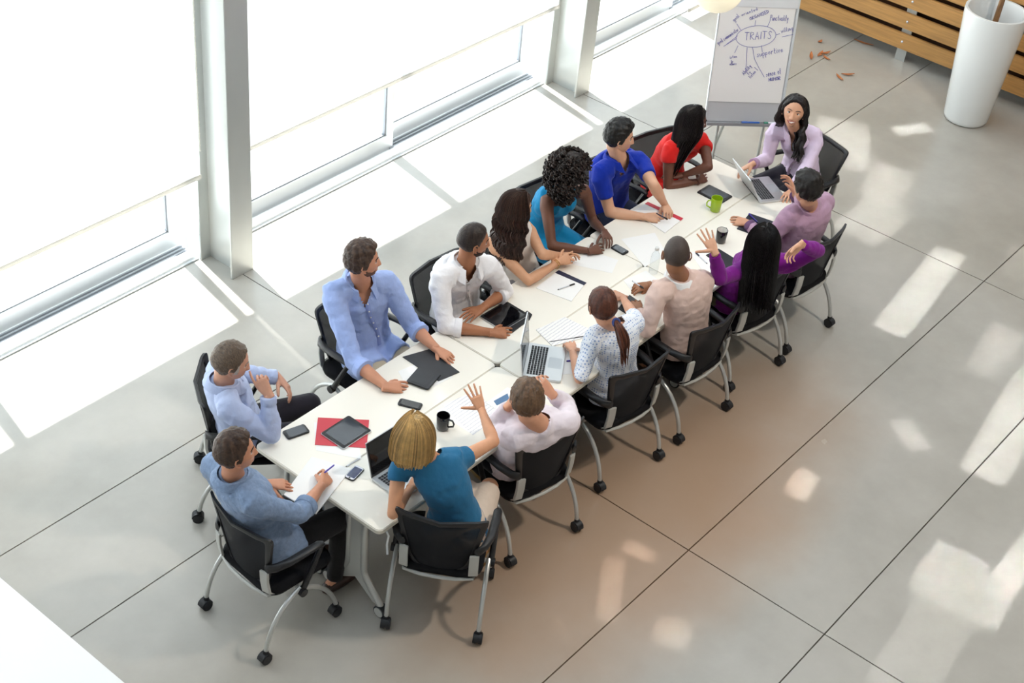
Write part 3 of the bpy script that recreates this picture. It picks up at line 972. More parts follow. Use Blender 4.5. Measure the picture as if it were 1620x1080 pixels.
def mug(base, label, outer, inner, handle_az, r=0.039, h=0.098, taper=0.9, coffee=None):
    p = at(*base, TH)
    t = empty('mug', p, math.radians(handle_az), label, 'mug')
    b = MB().lathe([(r * taper - 0.004, 0), (r * taper, 0.004), (r, h - 0.002), (r - 0.002, h), (r - 0.004, h - 0.002)], 32, caps=True)
    b.f.pop(); b.m.pop()
    b.cur = 1
    b.lathe([(r - 0.004, h - 0.002), (r * taper - 0.005, 0.012), (0.004, 0.008)], 32, caps=True)
    del b.f[-2]; del b.m[-2]
    part(b, 'body', [M[outer], M[inner]], t, angle=50)
    part(MB().tube([(r * 0.95, 0, h * 0.8), (r + 0.02, 0, h * 0.8), (r + 0.03, 0, h * 0.62), (r + 0.026, 0, h * 0.4), (r * 0.93, 0, h * 0.24)], 0.0055, 10, side=(0, 1, 0)), 'handle', M[outer], t)
    if coffee: part(MB().lathe([(r - 0.006, h * 0.62), (0.002, h * 0.622)], 24), 'coffee', M[coffee], t)
    return t


def laptop(hinge_px, label, open_deg=105, W_=0.325, D_=0.225, scr='gloss', flip=False, z=TH):
    """hinge_px: both ends of the hinge line; base extends to the left of the direction first->second unless flip"""
    c, az, L = frame_px(hinge_px[0], hinge_px[1], z + 0.018)
    t = empty('laptop', (c.x, c.y, z), az + (PI if flip else 0), label, 'laptop')
    # local: hinge along x at y = 0, base to +y
    part(MB().prism(rrect(-W_ / 2, 0, W_ / 2, D_, 0.012), 0.002, 0.018), 'base', M['alu'], t, bevel=0.002)
    k = MB()
    rows, cols = 6, 14
    kx, ky = (W_ - 0.05) / cols, (0.105) / rows
    for i in range(rows):
        for j in range(cols):
            if i == rows - 1 and 4 <= j <= 8:
                if j == 4: k.box((-W_ / 2 + 0.025 + j * kx + 0.0015, 0.025 + i * ky, 0.018), (-W_ / 2 + 0.025 + 9 * kx - 0.0015, 0.025 + i * ky + ky - 0.003, 0.0192))
                continue
            k.box((-W_ / 2 + 0.025 + j * kx + 0.0015, 0.025 + i * ky, 0.018), (-W_ / 2 + 0.025 + (j + 1) * kx - 0.0015, 0.025 + i * ky + ky - 0.003, 0.0192))
    part(k, 'keyboard', M['key'], t, smooth=False)
    part(MB().prism(rrect(-0.052, 0.142, 0.052, D_ - 0.012, 0.004), 0.018, 0.0183), 'trackpad', M['pad'], t, smooth=False)
    T = Matrix.Translation((0, 0.004, 0.018)) @ Matrix.Rotation(math.radians(-(open_deg - 90) + 0), 4, 'X') if False else Matrix.Translation((0, 0.004, 0.016)) @ Matrix.Rotation(math.radians(open_deg - 90), 4, 'X')
    # lid stands on the hinge, leaning to -y by open_deg - 90
    lid = part(MB().box((-W_ / 2, -0.007, 0.0), (W_ / 2, 0.0, D_), T), 'lid', M['alu'], t, bevel=0.002)
    part(MB().box((-W_ / 2 + 0.004, 0.0, 0.004), (W_ / 2 - 0.004, 0.0012, D_ - 0.003), T), 'bezel', M['black'], lid, smooth=False)
    part(MB().box((-W_ / 2 + 0.014, 0.0012, 0.02), (W_ / 2 - 0.014, 0.0018, D_ - 0.014), T), 'screen', M[scr], lid, smooth=False)
    part(MB().tube([(-W_ / 2 + 0.03, 0.0, 0.014), (W_ / 2 - 0.03, 0.0, 0.014)], 0.006, 8), 'hinge', M['black'], t)
    return t


def build_items():
    Z1 = TH + 0.002
    flat_quad('paper_sheet', [(497, 668), (562, 672), (572, 726), (500, 712)], 'white sheet under the red folder near the near table end', 'paper', M['paper'], TH, 0.001)
    flat_quad('folder', [(503, 660), (584, 664), (580, 708), (498, 703)], 'red card folder lying under a tablet at near end', 'folder', M['red'], TH + 0.0015, 0.003)
    tablet(((525, 697), (570, 668), 0.185), 'silver edged tablet lying askew on the red folder', 'screengrey', z=TH + 0.005)
    phone((451, 688), (486, 676), 'black cased phone beside the elbow of the grey haired man', 0.078, 'black', 'screengrey')
    phone((551.5, 757), (570, 738), 'white faced phone beside the blonde woman\'s laptop', 0.062, 'black', 'screenblue', 'pen')
    phone((631, 634), (667, 643), 'black phone with blue screen edge in front of blue shirt man', 0.062, 'black', 'gloss')
    pen((547, 738), (569, 725), 'slim white pen lying loose above the white faced phone', 'pen', 'pen', r=0.0038)
    flat_quad('notepad', [(493, 722), (556, 741), (500, 812), (449, 782)], 'blank white pad under the hands of denim shirt man', 'notepad', M['paper'], TH, 0.007)
    laptop(((587, 756), (654, 713)), 'open laptop with dark screen in front of the blonde woman', 104, flip=True)
    # blue-shirt man's tablet pair
    flat_quad('paper_sheet', [(630, 587), (657, 576), (664, 598), (640, 606)], 'small white sheet peeping from under the dark tablet cover', 'paper', M['paper'], TH, 0.001)
    flat_quad('paper_sheet', [(672, 618), (716, 596), (709, 590), (665, 605)], 'white sheet strip under the right edge of closed dark tablet', 'paper', M['paper'], TH, 0.001)
    flat_quad('tablet_cover', [(637, 564), (679, 552), (727, 588), (694, 602)], 'dark grey open tablet cover under the bearded man\'s left hand', 'cover', M['dark'], TH + 0.001, 0.005)
    t = tablet(((653, 590), (688, 603), 0.17), 'closed dark tablet lying over the open dark cover', 'dark', 'dark', 'black', z=TH + 0.006, th=0.012)
    mug((700, 677), 'plain black mug between the bearded man and blonde woman', 'ceramicblack', 'ceramicblack', -75)
    flat_quad('paper_sheet', [(700, 641), (748, 619), (795, 654), (748, 688)], 'printed sheet under the raised hand of the blonde woman', 'paper', PRINT, TH, 0.001)
    flat_quad('paper_sheet', [(690, 650), (742, 626), (786, 662), (742, 684)], 'second printed sheet beneath the one under raised hand', 'paper', M['paper'], TH - 0.0005, 0.001)
    flat_quad('magazine', [(769, 637), (803, 612), (838, 632), (806, 660)], 'magazine with a blue picture, half hidden by brown haired man', 'magazine', M['paper'], TH, 0.004)
    o = flat_quad('photo_card', [(781, 634), (803, 622), (806, 631), (786, 641)], 'blue picture card lying on the magazine', 'card', mat('blue_photo', '#55789f', 0.4), TH + 0.004, 0.001)
    # woman with ponytail
    laptop(((826, 592), (836, 543)), 'open silver laptop with glare on screen in front of ponytail woman', 97, W_=0.335, D_=0.235, scr='screengrey', flip=True)
    flat_quad('paper_stack', [(848, 521), (893, 501), (930, 519), (922, 534), (874, 547)], 'fanned stack of printed sheets above the silver laptop', 'papers', PRINT, TH, 0.006)
    pen((868, 541), (926, 532), 'black pen lying along the lower edge of the paper stack', 'dark', 'black', z=TH + 0.0005, r=0.004)
    flat_quad('paper_sheet', [(895, 546), (925, 541), (921, 590), (888, 592)], 'white sheet between the silver laptop and ponytail woman', 'paper', M['paper'], TH, 0.001)
    pen((896, 571), (908, 570), 'short purple pen on the sheet beside the silver laptop', 'purple', 'purple', z=TH + 0.001, r=0.005)
    # white-shirt man's tablet with keyboard cover
    tablet(((777, 511), (819, 486), 0.2), 'black tablet reflecting the window beside the white shirt man', 'gloss', z=TH + 0.003)
    flat_quad('tablet_cover', [(803, 518), (834, 491), (842, 497), (838, 505), (810, 526)], 'black keyboard cover along the edge of the reflecting tablet', 'cover', M['black'], TH, 0.006)
    flat_quad('notepad', [(848, 455), (884, 427), (927, 447), (904, 476)], 'white notepad with navy binding in front of wavy haired woman', 'notepad', M['paper'], TH, 0.005)
    flat_quad('binding_strip', [(878, 431), (884, 427), (928, 447), (924, 451)], 'navy blue binding strip along the top of white notepad', 'strip', M['navy'], TH + 0.005, 0.0015)
    pen((882, 458), (909, 449), 'black and silver pen lying on the navy bound notepad', 'alu', 'black', z=TH + 0.005)
    flat_quad('paper_sheet', [(893, 415), (938, 398), (978, 411), (968, 432)], 'white sheet under the forearm of the curly haired woman', 'paper', M['paper'], TH, 0.001)
    phone((970, 388), (991, 400), 'black phone beside clasped hands of the curly haired woman', 0.066, 'black', 'screengrey')
    flat_quad('paper_sheet', [(983, 378), (1036, 368), (1055, 402), (1020, 422)], 'large blank sheet in the middle of the table by the bottle', 'paper', M['paper'], TH, 0.001)
    # bottle
    p = at(1033, 431, TH)
    t = empty('water_bottle', p, 0, 'clear plastic water bottle standing by the seam near pink sweater man', 'bottle')
    part(MB().lathe([(0.024, 0), (0.031, 0.006), (0.031, 0.05), (0.0295, 0.055), (0.031, 0.06), (0.031, 0.125), (0.026, 0.15), (0.013, 0.172), (0.0125, 0.184)], 24), 'body', M['bottle'], t, angle=60)
    part(MB().lathe([(0.0145, 0.182), (0.0145, 0.2), (0.012, 0.202)], 16), 'cap', M['cordm'], t)
    # shaved-head man
    flat_quad('tablet_cover', [(978, 487), (996, 466), (1013, 478), (998, 500)], 'dark tablet beside the left hand of pink sweater man', 'tablet', M['dark'], TH, 0.008)
    flat_quad('paper_sheet', [(986, 443), (1022, 428), (1040, 442), (1004, 466)], 'white sheet under the writing hand of pink sweater man', 'paper', M['paper'], TH, 0.001)
    # purple woman
    flat_quad('folder', [(1117, 403), (1137, 393), (1173, 415), (1152, 428)], 'black folder in front of the woman in purple', 'folder', mat('black_card', '#1d1e24', 0.6), TH + 0.001, 0.006)
    flat_quad('paper_sheet', [(1092, 400), (1122, 390), (1150, 428), (1118, 438)], 'white sheet beside black folder of the woman in purple', 'paper', M['paper'], TH, 0.001)
    pen((1119, 417), (1101, 400), 'white pen with dark cap on sheet near raised hand', 'pen', 'navy', z=TH + 0.001)
    mug((1139.5, 382), 'black mug with white inside near the woman in purple', 'ceramicblack', 'ceramicwhite', 5)
    mug((1131, 333), 'lime green mug near the woman in red', 'green', 'green', 140, r=0.041, h=0.108, taper=0.86)
    tablet(((1112, 297), (1150, 316), 0.155), 'black tablet lying behind the lime green mug', 'screengrey', 'black', 'black')
    flat_quad('notepad', [(1002, 334), (1024, 320), (1080, 346), (1052, 368)], 'white notepad with red binding under the blue polo man\'s hands', 'notepad', M['paper'], TH, 0.006)
    flat_quad('binding_strip', [(1020, 322), (1025, 319), (1081, 345), (1077, 349)], 'red binding strip along the top of the white notepad', 'strip', mat('red_strip', '#c22a3c', 0.5), TH + 0.006, 0.0015)
    laptop(((1172, 281), (1204, 321)), 'open silver laptop in front of the presenter at far end', 120, W_=0.315, D_=0.22)
    flat_quad('folder', [(1166, 361), (1186, 337), (1232, 353), (1214, 378)], 'dark navy folder under the hand of mauve shirt man', 'folder', mat('navy_card', '#20222e', 0.55), TH, 0.008)
    pen((1199, 352), (1185, 338), 'purple pen lying on the dark navy folder', 'purple', 'purple', z=TH + 0.008, r=0.005)


build_items()


# ------------------------------------------------------------------ people
def vox(mb, size, smooth=6, fac=0.5, name='tmp'):
    """join overlapping closed shells into one continuous surface; returns vertex array and faces"""
    me = mb.mesh(name, M['black'], smooth=False)
    o = bpy.data.objects.new(name, me)
    COL.objects.link(o)
    r = o.modifiers.new('r', 'REMESH'); r.mode = 'VOXEL'; r.voxel_size = size
    if smooth:
        s = o.modifiers.new('s', 'SMOOTH'); s.factor = fac; s.iterations = smooth
    dg = bpy.context.evaluated_depsgraph_get()
    ev = o.evaluated_get(dg)
    m2 = ev.to_mesh()
    n = len(m2.vertices)
    co = np.empty(n * 3); m2.vertices.foreach_get('co', co)
    fs = [tuple(p.vertices) for p in m2.polygons]
    ev.to_mesh_clear()
    bpy.data.objects.remove(o); bpy.data.meshes.remove(me)
    return co.reshape(-1, 3), fs


# ---- hands (right hand: fingers +y, back of hand +z, thumb to -x)
FING = ((-0.0325, 0.087, 0.072, 0.0080, -1.0), (-0.0108, 0.093, 0.080, 0.0083, -0.3), (0.0108, 0.090, 0.074, 0.0080, 0.35), (0.0315, 0.080, 0.058, 0.0070, 1.0))
HANDPOSE = {  # curls for three joints per finger, spread, thumb direction, thumb curl
    'flat': (((8, 14, 10),) * 4, 5, (-0.75, 0.62, -0.2), 12),
    'relaxed': (((14, 26, 16), (20, 32, 18), (26, 36, 20), (32, 38, 22)), 6, (-0.6, 0.7, -0.4), 18),
    'fist': (((34, 58, 30), (38, 62, 32), (44, 64, 34), (50, 66, 36)), 2, (-0.30, 0.75, -0.62), 45),
    'pen': (((38, 52, 22), (48, 62, 30), (62, 74, 40), (70, 80, 42)), 0, (-0.28, 0.8, -0.55), 28),
    'open': (((-4, 6, 5), (-2, 6, 5), (0, 8, 6), (4, 10, 8)), 13, (-0.92, 0.42, 0.0), -4),
    'point': (((12, 14, 8), (58, 78, 45), (66, 84, 48), (70, 86, 50)), 0, (-0.35, 0.75, -0.55), 35),
}
_hc = {}


def hand_geo(pose):
    if pose in _hc: return _hc[pose]
    curls, spread, td, tc = HANDPOSE[pose]
    mb = MB()
    R = []
    for y, w, h, z in ((-0.03, 0.025, 0.0195, 0), (0.0, 0.026, 0.0185, 0), (0.02, 0.032, 0.018, 0), (0.05, 0.0385, 0.0150, -0.001), (0.074, 0.0405, 0.0118, 0.001), (0.084, 0.037, 0.007, 0.0)):
        R.append([Vector((w * math.copysign(abs(math.cos(t)) ** 0.7, math.cos(t)), y, z + h * math.copysign(abs(math.sin(t)) ** 0.8, math.sin(t)))) for t in [2 * PI * k / 16 for k in range(16)]])
    mb.rings(R)
    for (x, y, ln, r, sp), cu in zip(FING, curls):
        a = 0.0
        yaw = math.radians(sp * spread)
        p = Vector((x, y - 0.016, 0.0))
        pts, rad = [p - Vector((0, 0.02, 0)), p], [r * 0.95, r * 1.08]
        d0 = Vector((math.sin(yaw), math.cos(yaw), 0))
        p = p + d0 * 0.012
        for k, seg in enumerate((0.47, 0.29, 0.24)):
            a += math.radians(cu[k])
            d = d0 * math.cos(a) + Vector((0, 0, -1)) * math.sin(a)
            q = p + d * ln * seg
            pts += [p + d * ln * seg * 0.15, p + d * ln * seg * 0.55, q - d * ln * seg * 0.08]
            f = (1.0, 0.92, 0.82)[k]
            rad += [r * f * 1.02, r * f * 0.93, r * f * 0.98]
            p = q
        mb.tube(pts, rad, 10, side=(1, 0, 0), round_caps=True)
    d = Vector(td).normalized()
    p0 = Vector((-0.014, 0.012, -0.006))
    p1 = p0 + (d + Vector((-0.25, 0, 0))).normalized() * 0.045
    ax = d.cross(Vector((0.5, 0.6, -0.6))).normalized()
    d2 = Matrix.Rotation(math.radians(tc * 0.5), 3, ax) @ d
    d3 = Matrix.Rotation(math.radians(tc), 3, ax) @ d
    p2 = p1 + d2 * 0.034; p3 = p2 + d3 * 0.024
    mb.tube([p0, (p0 + p1) / 2, p1, (p1 + p2) / 2, p2, p3], [0.015, 0.0145, 0.0118, 0.0102, 0.0104, 0.0082], 10, round_caps=True)
    _hc[pose] = vox(mb, 0.0030, 2, 0.5)
    return _hc[pose]


# ---- head in its own frame: face to +y, crown +z, right ear +x; eyes at z = 0, chin -0.115, crown +0.115
def _ico():
    bm = bmesh.new()
    bmesh.ops.create_icosphere(bm, subdivisions=5, radius=1.0)
    v = np.array([x.co[:] for x in bm.verts]); f = [tuple(q.index for q in p.verts) for p in bm.faces]
    bm.free()
    return v, f


ICO_V, ICO_F = _ico()


def sst(a, b, x):
    t = np.clip((x - a) / (b - a), 0, 1)
    return t * t * (3 - 2 * t)


def head_geo(fem=False, smile=False):
    d = ICO_V
    x, y, z = d[:, 0].copy(), d[:, 1].copy(), d[:, 2].copy()
    X, Y, Z = x * 0.077, y * 0.096, z * 0.117
    Y = Y - 0.004
    # jaw narrows, nape tucks in, face flattens
    low = sst(0.15, -1.0, z)
    X *= 1 - (0.28 if not fem else 0.29) * low
    back = sst(0.1, -0.9, y)
    Y += back * sst(0.05, -0.75, z) * 0.045
    front = sst(0.0, 0.6, y)
    Y = np.where(y > 0, Y * (1 - 0.10 * front * (1 - np.abs(z)) * 0.6), Y)
    Y += 0.012 * front * sst(-0.3, -0.85, z)
    Zs = Z - 0.002

    def g(cx, cz, sx, sz):
        return np.exp(-((X - cx) / sx) ** 2 - ((Zs - cz) / sz) ** 2) * front
    ax = np.abs(X)
    dy = np.zeros_like(X)
    dy += 0.005 * np.exp(-((ax - 0.028) / 0.022) ** 2 - ((Zs - 0.021) / 0.008) ** 2) * front * (0.6 if fem else 1)
    dy -= 0.0070 * np.exp(-((ax - 0.031) / 0.016) ** 2 - ((Zs - 0.002) / 0.012) ** 2) * front
    t = np.clip((0.012 - Zs) / 0.052, 0, 1)
    nose = (0.006 + 0.019 * t ** 1.3) * np.exp(-(X / (0.0075 + 0.006 * t)) ** 2) * sst(-0.05, -0.040, Zs) * sst(0.022, 0.004, Zs) * front
    dy += nose * (0.85 if fem else 1.0)
    dy += 0.008 * np.exp(-((ax - 0.013) / 0.006) ** 2 - ((Zs + 0.037) / 0.007) ** 2) * front
    dy += 0.004 * np.exp(-((ax - 0.045) / 0.016) ** 2 - ((Zs + 0.022) / 0.014) ** 2) * front
    lipw = 0.024 if not smile else 0.033
    lz = -0.066 + (0.0 if not smile else 1) * 0.006 * (ax / 0.028) ** 2
    lipm = np.exp(-(X / lipw) ** 4)
    dy += 0.0065 * lipm * np.exp(-((Zs - lz - 0.005) / 0.005) ** 2) * front
    dy += 0.0075 * lipm * np.exp(-((Zs - lz + 0.007) / 0.006) ** 2) * front
    dy -= (0.004 if not smile else 0.0) * lipm * np.exp(-((Zs - lz) / 0.0022) ** 2) * front
    dy += 0.009 * g(0, -0.102, 0.022, 0.012)
    dy -= 0.003 * g(0, -0.085, 0.02, 0.006)
    Y = Y + dy
    P = np.stack([X, Y, Zs], 1)
    lips = (np.abs(Zs - lz) < (0.0125 if not smile else 0.0155) * np.sqrt(np.clip(1 - (X / (lipw * 1.08)) ** 2, 0, 1))) & (y > 0.3)
    teeth = lips & smile & (np.abs(Zs - lz) < 0.0085 * (1 - (X / (lipw)) ** 2))
    return P, ICO_F, lips, teeth


HEADS = {}


def head_for(fem, smile):
    if (fem, smile) not in HEADS: HEADS[(fem, smile)] = head_geo(fem, smile)
    return HEADS[(fem, smile)]


def vnormals(P, F):
    F = np.array(F)
    n = np.cross(P[F[:, 1]] - P[F[:, 0]], P[F[:, 2]] - P[F[:, 0]])
    vn = np.zeros_like(P)
    for k in range(3): np.add.at(vn, F[:, k], n)
    return vn / np.maximum(np.linalg.norm(vn, axis=1, keepdims=True), 1e-12)


def hairline(P, top=0.07, side=-0.012, nape=-0.07):
    """height above which hair grows, as a function of front-back position"""
    y = P[:, 1]
    return np.interp(y, [-0.10, -0.05, -0.022, -0.012, 0.012, 0.024, 0.045, 0.062, 0.10], [nape, nape, -0.05, side - 0.012, side - 0.014, 0.012, 0.04, top - 0.008, top])


def shell(P, F, mask, off, name, m, parent, Tm, strand=None):
    """thickened skin of the head where mask > 0; off is the thickness per vertex"""
    vn = vnormals(P, F)
    keep = [f for f in F if mask[f[0]] or mask[f[1]] or mask[f[2]]]
    used = sorted({i for f in keep for i in f})
    idx = {v: k for k, v in enumerate(used)}
    u = np.array(used)
    outer = P[u] + vn[u] * off[u][:, None]
    inner = P[u] - vn[u] * 0.004
    n = len(used)
    vs = [Tm @ Vector(p) for p in np.vstack([outer, inner])]
    fs = [tuple(idx[i] for i in f) for f in keep]
    ec = {}
    for f in fs:
        for a, b in ((f[0], f[1]), (f[1], f[2]), (f[2], f[0])): ec[(a, b)] = 1
    rim = [(a, b, b + n, a + n)[::-1] for (a, b) in ec if (b, a) not in ec]
    mb = MB(); mb.add(vs, fs + [tuple(i + n for i in f[::-1]) for f in fs] + rim)
    if strand is not None: mb.attr = list(strand[u]) * 2
    return part(mb, name, m, parent, angle=80)


def nz(P, s, seed=0.0):
    return np.array([noise.noise(Vector((p[0] * s + seed, p[1] * s, p[2] * s))) for p in P])


def lock(mb, pts, w, th=0.45, n=6, side=None):
    """one tapering hair lock along points (list of Vector); w: list of half widths"""
    a = len(mb.v)
    mb.tube(pts, w, n, side=side, flat=th)
    if mb.attr is None: mb.attr = []
    mb.attr += [0.5] * (a - len(mb.attr)) + [random.random()] * (len(mb.v) - a)


def cat_path(p, n=10):
    """smooth curve through points"""
    p = [Vector(q) for q in p]
    q = [p[0] * 2 - p[1]] + p + [p[-1] * 2 - p[-2]]
    out = []
    for i in range(1, len(q) - 2):
        for k in range(n):
            t = k / n
            a, b, c, d = q[i - 1], q[i], q[i + 1], q[i + 2]
            out.append(0.5 * ((2 * b) + (c - a) * t + (2 * a - 5 * b + 4 * c - d) * t * t + (3 * b - 3 * c + d - a) * t ** 3))
    out.append(q[-2])
    return out


def long_hair(parent, m, Tm, length, spread=1.0, wave=0.0, gather=None, front=62, fall=(0, -0.0, 0), thick=0.02, part_x=0.012, cov=1.0, seed=1, tucks=0.0, gl=0.35):
    """cap plus falling locks; gather: point in the head frame the ends are drawn to"""
    rnd = random.Random(seed)
    mb = MB()
    nl = 74
    for layer in (0, 1):
        for i in range(nl):
            a = math.radians(-180 + front + (360 - 2 * front) * (i + 0.5 * layer) / nl) - PI / 2 + PI  # 0 = right ear .. back .. left
            # angle measured so the face gap is centred on +y
            th = -PI / 2 + (i + 0.5 * layer - nl / 2) / (nl / 2) * (PI - math.radians(front))
            c, s = math.cos(th), math.sin(th)
            k = 1.0 + (0.06 if layer else 0.0)
            sx = part_x + rnd.uniform(-0.004, 0.004)
            root = Vector((sx + 0.01 * c, 0.045 * s + 0.02, 0.119 + thick * 0.4))
            up = Vector((0.062 * c * k, (0.085 * s - 0.005) * k, 0.085 + thick * 0.4))
            eq = Vector(((0.083 + thick * 0.6) * c * k, ((0.100 + thick * 0.6) * s - 0.006) * k, 0.012))
            lo = Vector(((0.080 + thick * spread) * c * k, ((0.092 + thick * spread) * s - 0.01) * k, -0.085))
            L = length * rnd.uniform(0.86, 1.05)
            end = Vector((lo.x * spread, lo.y * spread, -L)) + Vector(fall)
            midp = lo.lerp(end, 0.45)
            if gather is not None:
                gq = Vector(gather(c, s) if callable(gather) else gather)
                j = Vector((rnd.uniform(-1, 1) * 0.035, rnd.uniform(-1, 1) * 0.02, rnd.uniform(-0.05, 0.03)))
                end = end.lerp(gq, 0.85) + j
                midp = lo.lerp(end, gl) + Vector((0, 0, 0.01))
            pts = cat_path([root, up, eq, lo, midp, end], 5)
            if wave:
                ph = rnd.uniform(0, 0.9) + th * 1.0
                for q_, p in enumerate(pts):
                    if p.z < 0.03:
                        am = wave * min(1, (0.03 - p.z) / 0.12)
                        p.x += am * math.sin(ph + p.z * 62); p.y += am * math.cos(ph * 1.3 + p.z * 62)
            npt = len(pts)
            w = [0.0105 * (0.6 + 0.8 * min(1, q_ / (npt * 0.3))) * (1 if q_ < npt * 0.75 else max(0.12, 1 - (q_ - npt * 0.75) / (npt * 0.27))) for q_ in range(npt)]
            lock(mb, [Tm @ p for p in pts], w, 0.5, 6)
    return part(mb, 'hair', m, parent, angle=80)


def cap_hair(parent, P, F, m, Tm, thick, top=0.07, side=-0.012, nape=-0.07, rough=0.0, ns=90, topx=1.0, name='hair', fac=None, taper=0.02, spike=0.0, seed=0.0):
    h = P[:, 2] - hairline(P, top, side, nape)
    mask = h > 0
    t = sst(0.0, taper, h) * thick * (1 + (topx - 1) * sst(0.0, 0.1, P[:, 2]))
    if rough:
        Q = P.copy()
        st = Q * np.array([1.0, 0.45, 0.6])
        t = t * (1 + rough * nz(st, ns, seed) + 0.6 * rough * nz(st, ns * 2.3, seed + 5))
    if spike:
        t = t + spike * sst(0.06, 0.11, P[:, 2]) * np.abs(nz(P, 70, 3 + seed)) * sst(-0.05, 0.06, P[:, 1])
    if fac is not None: t = t * fac(P)
    # strands run from the crown outwards
    az_ = np.arctan2(P[:, 0], P[:, 1] + 0.03)
    st_ = np.array([noise.noise(Vector((a * 13 + seed, z * 16, r))) + 0.7 * noise.noise(Vector((a * 30, z * 22, 4 + seed))) for a, z, r in zip(az_, P[:, 2], P[:, 1] * 9)])
    t = t + np.where(h > taper * 0.5, 0.0032 * st_ * min(1.0, thick / 0.012), 0)
    t = np.where(h > 0, t, -0.003)
    return shell(P, F, mask, t, name, m, parent, Tm, np.clip(0.5 + 0.75 * st_, 0, 1))


